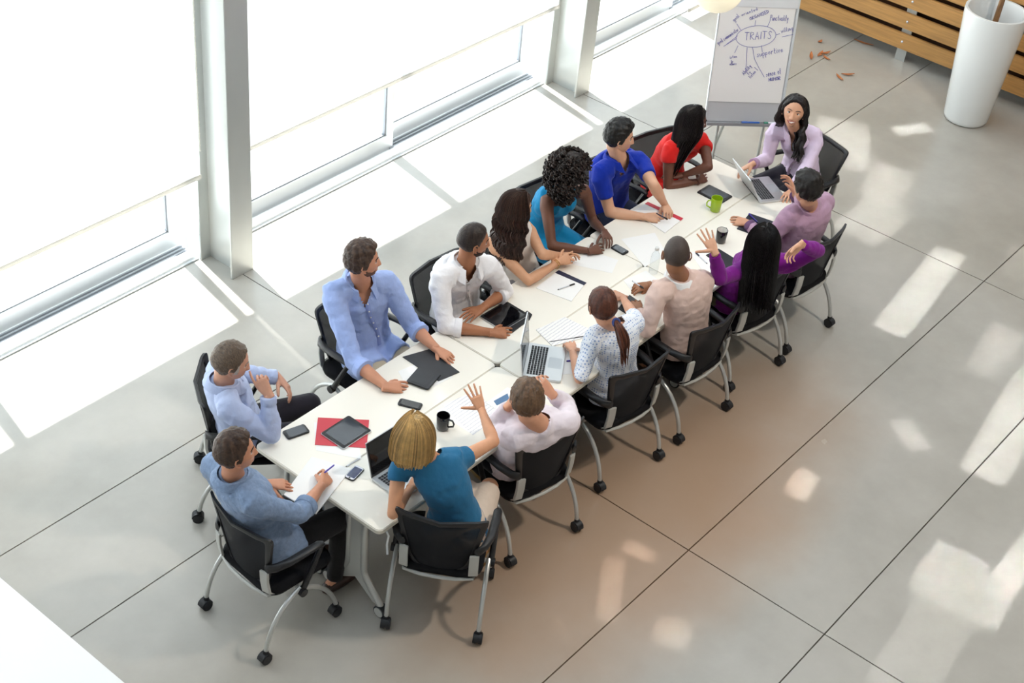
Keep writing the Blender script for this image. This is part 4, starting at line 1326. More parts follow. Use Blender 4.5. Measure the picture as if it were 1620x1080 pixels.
def person(key, label, fem, skin, chair, neck, head, yaw, pitch=0.0, roll=0.0, shR=None, shL=None, az=None, armR=None, armL=None, scale=None,
           shirt=None, sleeve='long', trousers=None, skirt=False, shoes='shoe', vneck=0.0, vwide=0.06, collar=None, lean_hip=0.0, zsh=None, hip_shift=(0, 0), legs_az=None, knees=None, smile=False, scoop=0.0,
           lips='#9c5a50', sleevecol=None, cuff=None, fold=0.004, vopen=None, placket=None, undershirt=None, legfwd=0.43, feetback=0.06, hscale=1.0, untuck=0.0, browcol='#2a1c14'):
    sc = scale or (0.94 if fem else 1.0)
    cx, cy, ca, _ = CHAIRS[chair]
    f2 = Vector((math.cos(math.radians(ca)), math.sin(math.radians(ca)), 0)); l2 = Vector((-f2.y, f2.x, 0))
    hip = Vector((cx, cy, 0.548)) + f2 * (0.245 + hip_shift[0]) + l2 * hip_shift[1]
    C7 = at(neck[0], neck[1], neck[2])
    zs = zsh if zsh is not None else C7.z - 0.055
    hw = 0.158 if fem else 0.178
    if shR and shL:
        a, b = at(*shR, zs), at(*shL, zs)
        lat = (b - a); lat.z = 0; lat.normalize()
        mid = (a + b) / 2
    else:
        A = math.radians(az)
        lat = Vector((-math.sin(A), math.cos(A), 0)); mid = Vector((C7.x, C7.y, zs))
    fwd = Vector((lat.y, -lat.x, 0))
    SR, SL = mid - lat * hw, mid + lat * hw
    C7 = Vector((mid.x, mid.y, zs + 0.06)) * 0.6 + C7 * 0.4
    # head
    HC = at(head[0], head[1], head[2])
    hs = (0.97 if fem else 1.02) * hscale
    Rh = Matrix.Rotation(math.radians(yaw - 90), 4, 'Z') @ Matrix.Rotation(math.radians(pitch), 4, 'X') @ Matrix.Rotation(math.radians(roll), 4, 'Y')
    Th = Matrix.Translation(HC) @ Rh @ Matrix.Scale(hs, 4)
    root = empty('person', (hip.x, hip.y, 0), 0, label, 'person')
    Ti = Matrix.Translation((-hip.x, -hip.y, 0))
    sk = mat('skin_' + key, skin, 0.48, spec=0.35, var=0.06, vscale=14, bump=0.06, bscale=120)
    # torso rings along a bent spine
    p0, p2 = hip + Vector((0, 0, 0.0)), C7
    chord = p2 - p0
    bow = -(fwd * 0.045 + f2 * 0.03)
    p1 = p0 + Vector((0, 0, 0.30)) * 0.75 + chord * 0.18 + bow
    L0 = l2.copy()

    def spine(t):
        if t < 0: return p0 + (p1 - p0).normalized() * t * 0.55
        return p0 * (1 - t) ** 2 + p1 * 2 * t * (1 - t) + p2 * t * t
    prof = ([(-0.15, .12, .085, .0), (-0.06, .165, .118, .0), (.06, .172, .126, .0), (.22, .155, .115, .008), (.40, .148, .110, .012), (.58, .160, .116, .012), (.74, .172, .118, .008), (.86, .172, .100, -.002), (.94, .125, .075, -.008), (1.0, .06, .056, 0)]
            if not fem else
            [(-0.15, .13, .09, .0), (-0.06, .17, .122, .0), (.08, .172, .124, .0), (.24, .142, .104, .006), (.40, .122, .092, .01), (.56, .132, .102, .016), (.70, .145, .112, .02), (.80, .148, .098, .01), (.88, .145, .08, -.004), (.95, .10, .06, -.008), (1.0, .05, .047, 0)])

    def torso(mb, grow, t0=-1, t1=2):
        R = []
        for t, a, b, fo in prof:
            if t < t0 or t > t1: continue
            c = spine(t)
            w = sst(0.2, 0.75, np.array([t]))[0]
            la = (L0 * (1 - w) + lat * w).normalized()
            tg = (spine(t + 0.02) - spine(t - 0.02)).normalized()
            fw = tg.cross(la) * -1
            fw = la.cross(tg)
            la2 = tg.cross(fw)
            a2, b2 = a * (0.5 + 0.5 * sc) + grow, b * (0.5 + 0.5 * sc) + grow
            R.append([c + fw * fo + la2 * (a2 * math.copysign(abs(math.cos(u)) ** 0.86, math.cos(u))) + fw * (b2 * math.copysign(abs(math.sin(u)) ** 0.9, math.sin(u))) for u in [2 * PI * k / 24 for k in range(24)]])
        mb.rings(R)
        if fem and t1 > 0.7:
            c = spine(0.68); w = lat
            for s_ in (-1, 1): mb.ball(c + w * s_ * 0.068 + fwd * (0.078), (0.058 + grow,) * 3, n=8)

    top = {'long': 1.88, 'rolled': 1.3, 'elbow': 0.95, 'short': 0.62, 'cap': 0.3, 'none': -2, 'three': 1.5}[sleeve]
    up = (C7 - spine(0.7)).normalized()
    # arms
    def solve(arm, S_):
        ul, fl_ = 0.285 * sc, 0.25 * sc
        e, w = arm.get('e'), arm.get('w')
        E_ = at(e[0], e[1], e[2]) if e and len(e) > 2 else None
        W_ = at(w[0], w[1], w[2]) if w and len(w) > 2 else None
        if E_ is None and e and W_ is not None:
            d = ray(*e); best = None
            for k in range(900):
                p = CP + d * (5 + k * 0.008)
                c_ = ((p - S_).length - ul) ** 2 + ((p - W_).length - fl_) ** 2
                if p.z < 0.74: c_ += (0.74 - p.z) ** 2 * 6
                if best is None or c_ < best[0]: best = (c_, p)
            E_ = best[1]
        if E_ is None and W_ is not None:
            # two-bone bend towards a pole
            v = W_ - S_; D = min(v.length, (ul + fl_) * 0.995)
            a_ = (ul * ul - fl_ * fl_ + D * D) / (2 * D); h_ = math.sqrt(max(ul * ul - a_ * a_, 0))
            pole = Vector(arm.get('pole', (0, 0, -1)))
            n_ = v.normalized(); pp = (pole - n_ * pole.dot(n_)).normalized()
            E_ = S_ + n_ * a_ + pp * h_
        if E_ is None and e:
            d = ray(*e); best = None
            for k in range(900):
                p = CP + d * (5 + k * 0.008)
                c_ = abs((p - S_).length - ul)
                if best is None or c_ < best[0] - 1e-4: best = (c_, p)
            E_ = best[1]
        if W_ is None:
            d = ray(w[0], w[1]); best = None
            for k in range(900):
                p = CP + d * (5 + k * 0.008)
                c_ = abs((p - E_).length - fl_)
                if best is None or c_ < best[0] - 2e-3: best = (c_, p)
            W_ = best[1]
        h = arm['h']
        if len(h) > 2: hd = (at(h[0], h[1], h[2]) - W_).normalized()
        else:
            d = ray(h[0], h[1]); tt = (W_ - CP).dot(d)
            hd = (CP + d * tt - W_).normalized()
        hd = (hd + Vector(arm.get('hd', (0, 0, 0)))).normalized()
        return E_, W_, hd
    arms = {}
    for sd, arm, S_ in (('R', armR, SR), ('L', armL, SL)):
        E_, W_, hd = solve(arm, S_)
        arms[sd] = (S_, E_, W_, hd, arm)
        if DEBUG: print(key, sd, 'upper %.2f fore %.2f' % ((E_ - S_).length, (W_ - E_).length), 'E', tuple(round(c, 2) for c in E_), 'W', tuple(round(c, 2) for c in W_))
    if DEBUG: print(key, 'spine', round((C7 - hip).length, 2), 'hip', tuple(round(c, 2) for c in hip), 'C7', tuple(round(c, 2) for c in C7), 'head', tuple(round(c, 2) for c in HC))

    def arm_tube(mb, sd, grow, to, deep=0.0):
        """to: 0..1 upper arm, 1..2 forearm"""
        S_, E_, W_, hd, _ = arms[sd]
        k = sc * (0.9 if fem else 1.0)
        inn = S_ + (mid - S_) * 0.45 + Vector((0, 0, 0.012))
        pr = [(inn, 0.058), (S_ + Vector((0, 0, 0.004)), 0.06)]
        pr += [(S_.lerp(E_, q), r) for q, r in ((0.12, 0.058), (0.3, 0.051), (0.55, 0.047), (0.8, 0.042), (0.94, 0.040))]
        pr += [(E_.lerp(W_, q), r) for q, r in ((0.04, 0.041), (0.15, 0.0425), (0.3, 0.0425), (0.55, 0.036), (0.8, 0.029), (1.0, 0.0265))]
        qs = [-1, 0, .12, .3, .55, .8, .94, 1.04, 1.15, 1.3, 1.55, 1.8, 2.0]
        pts, rad = [], []
        for i, ((p, r), q) in enumerate(zip(pr, qs)):
            if q > to + 1e-6:
                q0 = qs[i - 1]; u = (to - q0) / (q - q0)
                if u > 0.05: pts.append(pts[-1].lerp(p, u)); rad.append(rad[-1] + (r * k + grow - rad[-1]) * u)
                break
            pts.append(p); rad.append(r * k + grow - (deep if q < min(top, 1) - 0.1 else 0))
        mb.tube(pts, rad, 14)
        if to > 1.02: mb.ball(E_, 0.041 * k + grow * 0.9, n=8)
        return pts[-1], (pts[-1] - pts[-2]).normalized(), rad[-1]
    # legs
    lz = math.radians(legs_az) if legs_az is not None else math.radians(ca)
    lf = Vector((math.cos(lz), math.sin(lz), 0)); ll = Vector((-lf.y, lf.x, 0))
    LEG = []
    for i, s_ in enumerate((-1, 1)):
        H_ = hip + l2 * s_ * 0.088
        if knees: K_ = Vector(knees[i][0]); A_ = Vector(knees[i][1])
        else:
            K_ = H_ + lf * legfwd * sc + ll * s_ * 0.035 + Vector((0, 0, -0.015))
            A_ = Vector((K_.x, K_.y, 0.085)) - lf * feetback
        LEG.append((H_, K_, A_))

    def legs(mb, grow, to=2.0, fr=1.0):
        for H_, K_, A_ in LEG:
            if fr < 1:
                mb.tube([H_, H_.lerp(K_, fr * 0.5), H_.lerp(K_, fr)], [(0.088 * sc + grow), (0.088 * sc + grow), 0.084 * sc + grow], 14)
                continue
            pts = [H_, H_.lerp(K_, 0.3), H_.lerp(K_, 0.65), H_.lerp(K_, 0.93)]; rad = [0.088, 0.083, 0.07, 0.06]
            if to > 1: pts += [K_ + (A_ - K_) * 0.06, K_.lerp(A_, 0.25), K_.lerp(A_, 0.5), K_.lerp(A_, 0.8), A_]; rad += [0.058, 0.056, 0.05, 0.04, 0.037]
            mb.tube(pts, [r * sc + grow for r in rad], 14)
            if to > 1: mb.ball(K_, 0.058 * sc + grow, n=8)
    # ---------------- body
    mb = MB()
    torso(mb, -0.012)
    for sd in 'RL': arm_tube(mb, sd, 0, 2.0, 0.009 if top > -1 else 0)
    legs(mb, 0)
    for H_, K_, A_ in LEG:
        mb.tube([A_ - lf * 0.035 + Vector((0, 0, -0.035)), A_ + lf * 0.05 + Vector((0, 0, -0.04)), A_ + lf * 0.14 + Vector((0, 0, -0.055))], [0.036, 0.036, 0.022], 12, round_caps=True)
    nb = HC + (Rh @ Vector((0, -0.022, -0.075))) * hs
    nr = 0.050 if fem else 0.058
    mb.tube([C7 - up * 0.05, C7 + (nb - C7) * 0.15, C7.lerp(nb, 0.6), nb, nb + (Rh @ Vector((0, 0.004, 0.05)))], [nr * 1.1, nr * 1.02, nr * 0.97, nr, nr], 18)
    bv, bf = vox(mb, 0.0105, 5)
    body = MB()
    body.add([Ti @ Vector(p) for p in bv], bf)
    for sd in 'RL':
        S_, E_, W_, hd, arm = arms[sd]
        hv, hf = hand_geo(arm.get('pose', 'relaxed'))
        dn = Vector(arm.get('dorsal', (0, 0, 1)))
        yv = hd; zv = (dn - yv * dn.dot(yv)).normalized(); xv = yv.cross(zv)
        hs_ = (0.93 if fem else 1.03) * arm.get('s', 1.0)
        if sd == 'L': hv = hv * np.array([-1, 1, 1]); hf = [q[::-1] for q in hf]
        Mh = Matrix((xv, yv, zv)).transposed().to_4x4()
        Mh = Ti @ Matrix.Translation(W_) @ Mh @ Matrix.Scale(hs_, 4)
        body.add([Mh @ Vector(p) for p in hv], hf)
    P, F, lp, teeth = head_for(fem, smile)
    T = Ti @ Th
    body.cur = 0
    o0 = len(body.f)
    body.add([T @ Vector(p) for p in P], F)
    for i, f in enumerate(F):
        if lp[f[0]] and lp[f[1]] and lp[f[2]]: body.m[o0 + i] = 1
        if smile and teeth[f[0]] and teeth[f[1]] and teeth[f[2]]: body.m[o0 + i] = 2
    for s_ in (-1, 1):  # ears
        E = MB()
        Re = Matrix.Rotation(s_ * 0.35, 3, 'Z') @ Matrix.Rotation(0.15, 3, 'X')
        E.ball((0, 0, 0), (0.007, 0.017, 0.030), n=8)
        E.tube([Vector((s_ * 0.006, 0.012, -0.012)), Vector((s_ * 0.008, 0.015, 0.012)), Vector((s_ * 0.010, 0.006, 0.028)), Vector((s_ * 0.010, -0.010, 0.026)), Vector((s_ * 0.010, -0.018, 0.008)), Vector((s_ * 0.008, -0.012, -0.018)), Vector((s_ * 0.006, 0.002, -0.029))], 0.0042, 6, round_caps=True)
        body.add([T @ (Vector((s_ * 0.0755, -0.004, -0.012)) + Re @ Vector(v)) for v in E.v], E.f)
    part(body, 'body', [sk, mat('lips_' + key, lips, 0.4), M['tooth']], root, angle=80)
    # eyes and brows
    for s_ in (-1, 1):
        e = MB()
        c = Vector((s_ * 0.031, 0.0622, 0.0))
        e.ball(c, (0.0165, 0.0130, 0.0100), n=10)
        ev = [Vector(v) for v in e.v]
        for i, f in enumerate(e.f):
            q = sum((ev[j] for j in f), Vector()) / len(f)
            if (q - c).y > 0.0085 and abs(q.x - c.x) < 0.0058: e.m[i] = 1
        e.v = [tuple(T @ Vector(v)) for v in e.v]
        part(e, 'eye', [M['sclera'], M['iris']], root)
        b = MB()
        by = 0.084
        pts = [Vector((s_ * 0.013, by + 0.003, 0.0215)), Vector((s_ * 0.027, by + 0.000, 0.0265)), Vector((s_ * 0.041, by - 0.008, 0.0265)), Vector((s_ * 0.052, by - 0.019, 0.020))]
        b.tube([T @ p for p in cat_path(pts, 3)], [0.0022 * hs] * 2 + [0.0028 * hs] * 5 + [0.0022 * hs, 0.0018 * hs, 0.001 * hs][:3], 6)
        part(b, 'eyebrow', mat('brow_' + key, browcol, 0.7), root)
        l_ = MB()
        pts = [Vector((s_ * (0.0175 + 0.027 * k / 6), 0.0760 - 0.0006 * (k - 2.5) ** 2, 0.0035 + 0.0056 * math.sin(PI * k / 6))) for k in range(7)]
        l_.tube([T @ p for p in pts], 0.0015 * hs, 5)
        part(l_, 'eyelashes', M['iris'], root)
    # ---------------- clothes
    g = 0.011
    mb = MB()
    torso(mb, g, -0.2, 0.97 if not scoop else 0.97)
    ends = {}
    for sd in 'RL':
        if top > -1: ends[sd] = arm_tube(mb, sd, g + 0.002, top)
    nd0 = (HC + (Rh @ Vector((0, -0.022, -0.075))) * hs - C7)
    nrr = 0.050 if fem else 0.058
    mb.tube([C7 - up * 0.07, C7 - up * 0.03, C7 + nd0 * 0.08, C7 + nd0 * (0.17 if not scoop else 0.1)], [nrr * 1.6 + g, nrr * 1.42 + g, nrr * 1.12 + g, nrr * 1.06 + g * 0.7], 18)
    for sd in 'RL':
        if top > -1:
            S_ = arms[sd][0]
            mb.tube([C7 - up * 0.045, C7.lerp(S_, 0.5) - up * 0.005, S_ + Vector((0, 0, 0.012))], [0.055 + g, 0.056 + g, 0.058 + g], 14)
    if untuck: legs(mb, 0.018, 1.0, untuck)
    sv, sf = vox(mb, 0.0085, 4)
    sv = sv.copy()
    # folds
    vn = np.zeros_like(sv)
    q4 = np.array([q if len(q) == 4 else q + (q[-1],) for q in sf])
    nn = np.cross(sv[q4[:, 2]] - sv[q4[:, 0]], sv[q4[:, 3]] - sv[q4[:, 1]])
    for k in range(4): np.add.at(vn, q4[:, k], nn)
    vn /= np.maximum(np.linalg.norm(vn, axis=1, keepdims=True), 1e-12)
    amp = np.array([fold * (abs(noise.noise(Vector(p) * 13 + Vector((hip.x, hip.y, 0)) * 3)) * 1.6 - 0.25 + 0.6 * noise.noise(Vector((p[0] * 24, p[1] * 24, p[2] * 34)))) for p in sv])
    sv += vn * amp[:, None]
    # neckline
    keep = []
    c7 = np.array(C7); fw_ = np.array(fwd); lt_ = np.array(lat)
    for f in sf:
        p = sv[f[0]] - c7
        fo = p @ fw_; la = p @ lt_; hh = p[2]
        if vneck and fo > 0.0 and hh > -vneck and abs(la) < vwide * (1 - max(0, -hh + 0.0) / vneck) + 0.004: continue
        if scoop and math.hypot(fo - 0.02, la) < scoop and hh > -0.075: continue
        keep.append(f)
    sh = MB(); sh.add([Ti @ Vector(p) for p in sv], keep)
    part(sh, 'dress' if skirt == 'dress' else ('shirt' if collar else 'top'), shirt, root, angle=80)
    if cuff:
        for sd in 'RL':
            p, d, r = ends[sd]
            cb = MB()
            cb.tube([p - d * 0.035, p - d * 0.03, p + d * 0.008, p + d * 0.012], [r * 1.02, r * 1.1, r * 1.12, r * 1.03], 18)
            cb.v = [tuple(Ti @ Vector(v)) for v in cb.v]
            part(cb, 'cuff', cuff, root, angle=50)
    if collar:
        cb = MB()
        R0 = []
        npt = 20
        gap = 0.5 if vneck else 0.22
        nd = (nb - C7).normalized()
        cen = C7.lerp(nb, 0.02)
        la_ = lat; fw2 = la_.cross(nd).normalized()
        if fw2.dot(fwd) < 0: fw2 = -fw2
        for k in range(npt + 1):
            u = -PI / 2 + gap + (2 * PI - 2 * gap) * k / npt - PI
            u = PI / 2 + gap + (2 * PI - 2 * gap) * k / npt
            dv = la_ * math.cos(u) + fw2 * math.sin(u)
            fr = max(0, math.sin(u))
            r0 = nr * 1.22 + 0.006
            a_ = cen + dv * (r0 + 0.018) + nd * (-0.012 - 0.045 * fr) + fw2 * 0.016 * fr
            b_ = cen + dv * (r0 + 0.004) + nd * (0.043 - 0.032 * fr)
            c_ = cen + dv * (r0 + 0.014) + nd * (0.040 - 0.032 * fr)
            d_ = cen + dv * (r0 + 0.040) + nd * (-0.004 - 0.066 * fr) + fw2 * 0.018 * fr
            R0.append([Ti @ a_, Ti @ b_, Ti @ c_, Ti @ d_])
        cb.rings(R0)
        part(cb, 'collar', collar, root, angle=50)
    if undershirt and vneck:
        cb = MB()
        c = C7 + fwd * (nr * 0.9) - Vector((0, 0, 0.052))
        cb.ball(c, (0.05, 0.05, 0.03), n=8)
        cb.v = [tuple(Ti @ Vector(v)) for v in cb.v]
        part(cb, 'undershirt', undershirt, root)
    if placket:
        pb = MB()
        pts = []
        for t in (0.84, 0.74, 0.62, 0.5, 0.38, 0.26, 0.14):
            c = spine(t); b_ = np.interp(t, [q[0] for q in prof], [q[2] for q in prof]) * (0.5 + 0.5 * sc) + g; fo = np.interp(t, [q[0] for q in prof], [q[3] for q in prof])
            tg = (spine(t + 0.02) - spine(t - 0.02)).normalized(); w = sst(0.2, 0.75, np.array([t]))[0]
            la = (L0 * (1 - w) + lat * w).normalized(); fw3 = la.cross(tg)
            pts.append(c + fw3 * (b_ + fo + 0.004))
        pts = [Ti @ p for p in pts]
        pb.tube(pts, 0.014, 8, side=lat, flat=0.3)
        part(pb, 'placket', placket, root, angle=60)
        for p in pts[:-1]:
            part(MB().ball(p + fwd * 0.005, (0.0055, 0.0055, 0.0055), n=6), 'button', M['cordm'], root)
    mb = MB()
    if skirt:
        torso(mb, 0.012, -1, 0.3)
        legs(mb, 0.016, 1.0)
        for k in range(4):
            u = 0.15 + k * 0.22
            mb.ball(LEG[0][0].lerp(LEG[0][1], u).lerp(LEG[1][0].lerp(LEG[1][1], u), 0.5), (0.085, 0.085, 0.07), n=8)
        tv, tf = vox(mb, 0.011, 4)
        s = MB(); s.add([Ti @ Vector(p) for p in tv], tf)
        part(s, 'skirt', trousers, root, angle=80)
    else:
        torso(mb, 0.006, -1, 0.3)
        legs(mb, 0.010, 2.0)
        tv, tf = vox(mb, 0.011, 3)
        s = MB(); s.add([Ti @ Vector(p) for p in tv], tf)
        part(s, 'trousers', trousers, root, angle=80)
    for H_, K_, A_ in LEG:
        b = MB()
        b.tube([A_ - lf * 0.05 + Vector((0, 0, -0.045)), A_ + lf * 0.0 + Vector((0, 0, -0.035)), A_ + lf * 0.06 + Vector((0, 0, -0.045)), A_ + lf * 0.15 + Vector((0, 0, -0.052)), A_ + lf * 0.175 + Vector((0, 0, -0.055))], [0.036, 0.046, 0.043, 0.034, 0.022], 14, round_caps=True)
        b.v = [tuple(Ti @ Vector((v[0], v[1], max(v[2], 0.004)))) for v in b.v]
        part(b, 'shoe', M[shoes] if isinstance(shoes, str) else shoes, root, angle=60)
    return dict(root=root, P=P, F=F, T=T, Th=Th, Ti=Ti, arms=arms, C7=C7, fwd=fwd, lat=lat, HC=HC, hs=hs, spine=spine)


DEBUG = False


def beard(q, m, strength=0.0025):
    P, F = q['P'], q['F']
    y, z, x = P[:, 1], P[:, 2], np.abs(P[:, 0])
    line = np.interp(y, [0.0, 0.02, 0.05, 0.075, 0.1], [-0.02, -0.045, -0.062, -0.052, -0.05])
    mask = (z < line) & (y > -0.002) & ~((x < 0.026) & (np.abs(z + 0.066) < 0.0105) & (y > 0.05)) & ~((x < 0.012) & (z > -0.047))
    t = np.where(mask, strength, -0.002)
    shell(P, F, mask, t, 'beard', m, q['root'], q['T'])


def build_people():
    T1 = TH + 0.03
    # ---- window side, near to far
    q = person('grey_haired_man', 'grey haired man in pale blue shirt, chin on hand, at near window corner', False, '#cf9a80', 0, (354, 604, 1.03), (366, 571, 1.20), -38, -12, 0,
               az=-32, zsh=0.97, armR=dict(e=(428, 688, 0.80), w=(424, 622), h=(404, 590), pose='point', dorsal=(-0.7, -0.6, 0.2)), armL=dict(w=(441, 597, 0.72), h=(455, 613, 0.68), pole=(0.3, 0.8, -0.6), pose='relaxed', dorsal=(0.3, 0.5, 0.8)),
               shirt=cloth('pale_blue_shirt', '#b3bfdf', bump=0.5), sleeve='long', collar=cloth('pale_blue_shirt', '#b3bfdf'), cuff=cloth('pale_blue_shirt', '#b3bfdf'), trousers=cloth('charcoal_trousers', '#26232a'), hip_shift=(0.02, -0.12), legs_az=-22, browcol='#8a8078', fold=0.007)
    cap_hair(q['root'], q['P'], q['F'], mat('grey_brown_hair', '#5f4d3d', 0.45, var=0.5, vscale=20, stretch=(16, 2, 6), bump=0.6, bscale=30), q['T'], 0.014, top=0.078, side=-0.01, nape=-0.075, rough=0.22,
             fac=lambda P: 1 - 0.75 * np.exp(-((P[:, 1] - 0.03) / 0.035) ** 2 - (P[:, 0] / 0.03) ** 2) * (P[:, 2] > 0.07))
    for s_ in (-1, 1):
        P = q['P']; mk = (np.abs(P[:, 1] - 0.018) < 0.017) & (P[:, 2] > -0.035) & (P[:, 2] < 0.03) & (P[:, 0] * s_ > 0)
        shell(P, q['F'], mk, np.where(mk, 0.006, -0.002), 'grey_sideburn', mat('silver_grey_hair', '#b7aea4', 0.6), q['root'], q['T'])
    q = person('blue_shirt_man', 'bearded brown haired man in open light blue shirt, looking right over tablets', False, '#c98e70', 1, (572, 444, 1.12), (574, 411, 1.31), -38, 2, 0,
               shR=(533, 464), shL=(607, 449), scale=1.06, zsh=1.06, armR=dict(e=(560, 572), w=(612, 612, T1), h=(648, 612, T1 - 0.02), pose='relaxed', dorsal=(-0.2, -0.3, 0.9)), armL=dict(e=(652, 515), w=(692, 553, T1), h=(722, 572, T1 - 0.02), pose='relaxed'),
               shirt=cloth('sky_blue_shirt', '#9fb2e2', bump=0.5), sleeve='rolled', collar=cloth('sky_blue_shirt', '#9fb2e2'), cuff=cloth('sky_blue_shirt', '#9fb2e2'), vneck=0.13, vwide=0.055, untuck=0.45, placket=cloth('sky_blue_placket', '#8798cf'),
               trousers=cloth('beige_chinos', '#b8aa94'), fold=0.006)
    cap_hair(q['root'], q['P'], q['F'], hairmat('dark_brown_hair', '#3f2e24'), q['T'], 0.017, top=0.075, rough=0.3, topx=1.5, spike=0.012)
    beard(q, mat('brown_stubble', '#6b4a3a', 0.8, var=0.3, vscale=200), 0.0015)
    q = person('white_shirt_man', 'man with short dark hair and beard in white shirt, forearms on table', False, '#a86f4e', 2, (738, 412, 1.07), (749, 380, 1.25), -36, -4, 0,
               shR=(687, 446), shL=(783, 421), zsh=1.01, armR=dict(e=(705, 516), w=(780, 526, T1), h=(808, 527, T1 - 0.02), pose='relaxed', dorsal=(-0.1, -0.5, 0.8)), armL=dict(e=(800, 460), w=(763, 487, T1 + 0.03), h=(735, 503, T1 + 0.02), pose='flat'),
               shirt=cloth('white_cotton_shirt', '#eeebec', bump=0.5), sleeve='rolled', collar=cloth('white_cotton_shirt', '#eeebec'), cuff=cloth('white_cotton_shirt', '#eeebec'), vneck=0.11, vwide=0.04, untuck=0.4, placket=cloth('white_placket', '#e2dcdc'), trousers=cloth('grey_trousers', '#55565e'), fold=0.007)
    cap_hair(q['root'], q['P'], q['F'], hairmat('near_black_hair', '#2a201b'), q['T'], 0.006, top=0.068, rough=0.2, taper=0.03)
    beard(q, mat('black_stubble', '#3a251c', 0.85, var=0.3, vscale=200), 0.0018)
    q = person('wavy_hair_woman', 'woman with long wavy dark brown hair in sleeveless cream top, hands together', True, '#cf9b78', 3, (808, 361, 1.01), (819, 328, 1.20), -28, -3, 0,
               az=-98, zsh=0.95, armR=dict(e=(836, 444, 0.775), w=(885, 414, 0.80), h=(912, 405, 0.81), pose='relaxed', dorsal=(0.1, -0.7, 0.6)), armL=dict(e=(858, 403), w=(884, 403, 0.80), h=(911, 400, 0.80), pose='relaxed', dorsal=(0, 0.6, 0.7)),
               shirt=cloth('cream_sleeveless_top', '#d8d0c8'), sleeve='none', trousers=cloth('grey_skirt', '#8d8b90'), skirt=True, fold=0.004, scoop=0.07)
    cap_hair(q['root'], q['P'], q['F'], hairmat('wavy_brown_hair', '#32211a'), q['T'], 0.016, top=0.075, side=-0.03, nape=-0.09, rough=0.1, name='hair_crown')
    long_hair(q['root'], hairmat('wavy_brown_hair', '#32211a'), q['T'], 0.36, spread=1.05, wave=0.012, front=66, seed=3, fall=(0.03, -0.02, 0), thick=0.024)
    # bracelet
    S_, E_, W_, hd, _ = q['arms']['R']
    b = MB(); p = E_.lerp(W_, 0.86); d = (W_ - E_).normalized(); u = d.orthogonal().normalized(); v = d.cross(u)
    for k in range(2): b.tube([q['Ti'] @ (p + d * 0.012 * k + (u * math.cos(a) + v * math.sin(a)) * 0.031) for a in [2 * PI * i / 20 for i in range(21)]], 0.0022, 6)
    part(b, 'bracelet', M['gold'], q['root'])
    q = person('curly_hair_woman', 'woman with big curly black hair in turquoise dress, hands clasped by phone', True, '#6b4636', 4, (888, 313, 1.0), (903, 272, 1.20), -30, -6, 0,
               shR=(862, 320), shL=(926, 302), zsh=0.97, armR=dict(e=(873, 389), w=(935, 397, T1), h=(962, 390, T1 - 0.01), pose='relaxed', dorsal=(0, -0.5, 0.8)), armL=dict(e=(938, 350), w=(957, 368, T1 + 0.02), h=(964, 383, T1 + 0.03), pose='relaxed', dorsal=(0.4, 0.3, 0.8)),
               shirt=cloth('turquoise_dress', '#1683b4', bump=0.5), sleeve='none', trousers=cloth('turquoise_dress', '#1683b4'), skirt='dress', fold=0.006, scoop=0.075, lips='#5a2f2c', browcol='#120c0a')
    hm = hairmat('curly_black_hair', '#231a16', var=0.6, rough=0.5)
    cap_hair(q['root'], q['P'], q['F'], hm, q['T'], 0.035, top=0.075, side=-0.03, nape=-0.08, rough=0.3, ns=60, name='hair_crown')
    rnd = random.Random(5); b = MB()
    for k in range(1300):
        z = rnd.uniform(-0.24, 0.15); ph = rnd.uniform(0, 2 * PI)
        s, c = math.sin(ph), math.cos(ph)
        if s > 0.45 and z < 0.075: continue
        t = max(0, (z + 0.24) / 0.39)
        r = 0.165 * math.sqrt(max(0.02, 1 - ((z - -0.02) / 0.185) ** 2)) if z > -0.02 else 0.165 - 0.12 * ((-0.02 - z) / 0.22) ** 2
        r *= rnd.uniform(0.80, 1.06)
        if z < -0.06 and s > -0.1: r *= 0.92
        p = Vector((r * c, r * s * 1.0 - 0.015, z))
        # a small coil
        a0 = rnd.uniform(0, 6.28); L = rnd.uniform(0.02, 0.04); rr = rnd.uniform(0.006, 0.011)
        pts = [q['T'] @ (p + Vector((rr * math.cos(a0 + i * 0.95), rr * math.sin(a0 + i * 0.95), L * 0.5 - L * i / 8))) for i in range(9)]
        lock(b, pts, [0.0056] * 9, 1.0, 4)
    part(b, 'hair', hm, q['root'], angle=80)
    q = person('blue_polo_man', 'black haired man in royal blue polo shirt holding a pen over notepad', False, '#d8a788', 5, (975, 247, 1.07), (980, 216, 1.26), -48, -3, 0,
               shR=(950, 274), shL=(1012, 256), zsh=1.01, armR=dict(e=(965, 336), w=(1021, 343, T1), h=(1046, 345, T1), pose='pen', dorsal=(-0.2, -0.4, 0.9)), armL=dict(e=(1034, 293), w=(1052, 324, T1 + 0.02), h=(1062, 346, T1), pose='fist', dorsal=(0.4, 0.2, 0.8)),
               shirt=cloth('royal_blue_polo', '#14309f', bump=0.3), sleeve='short', collar=cloth('royal_blue_polo', '#14309f'), vneck=0.12, vwide=0.045, trousers=cloth('dark_jeans', '#232a40'), browcol='#15110f')
    cap_hair(q['root'], q['P'], q['F'], hairmat('black_hair', '#15120f', var=0.6), q['T'], 0.016, top=0.07, rough=0.3, topx=1.6, spike=0.016)
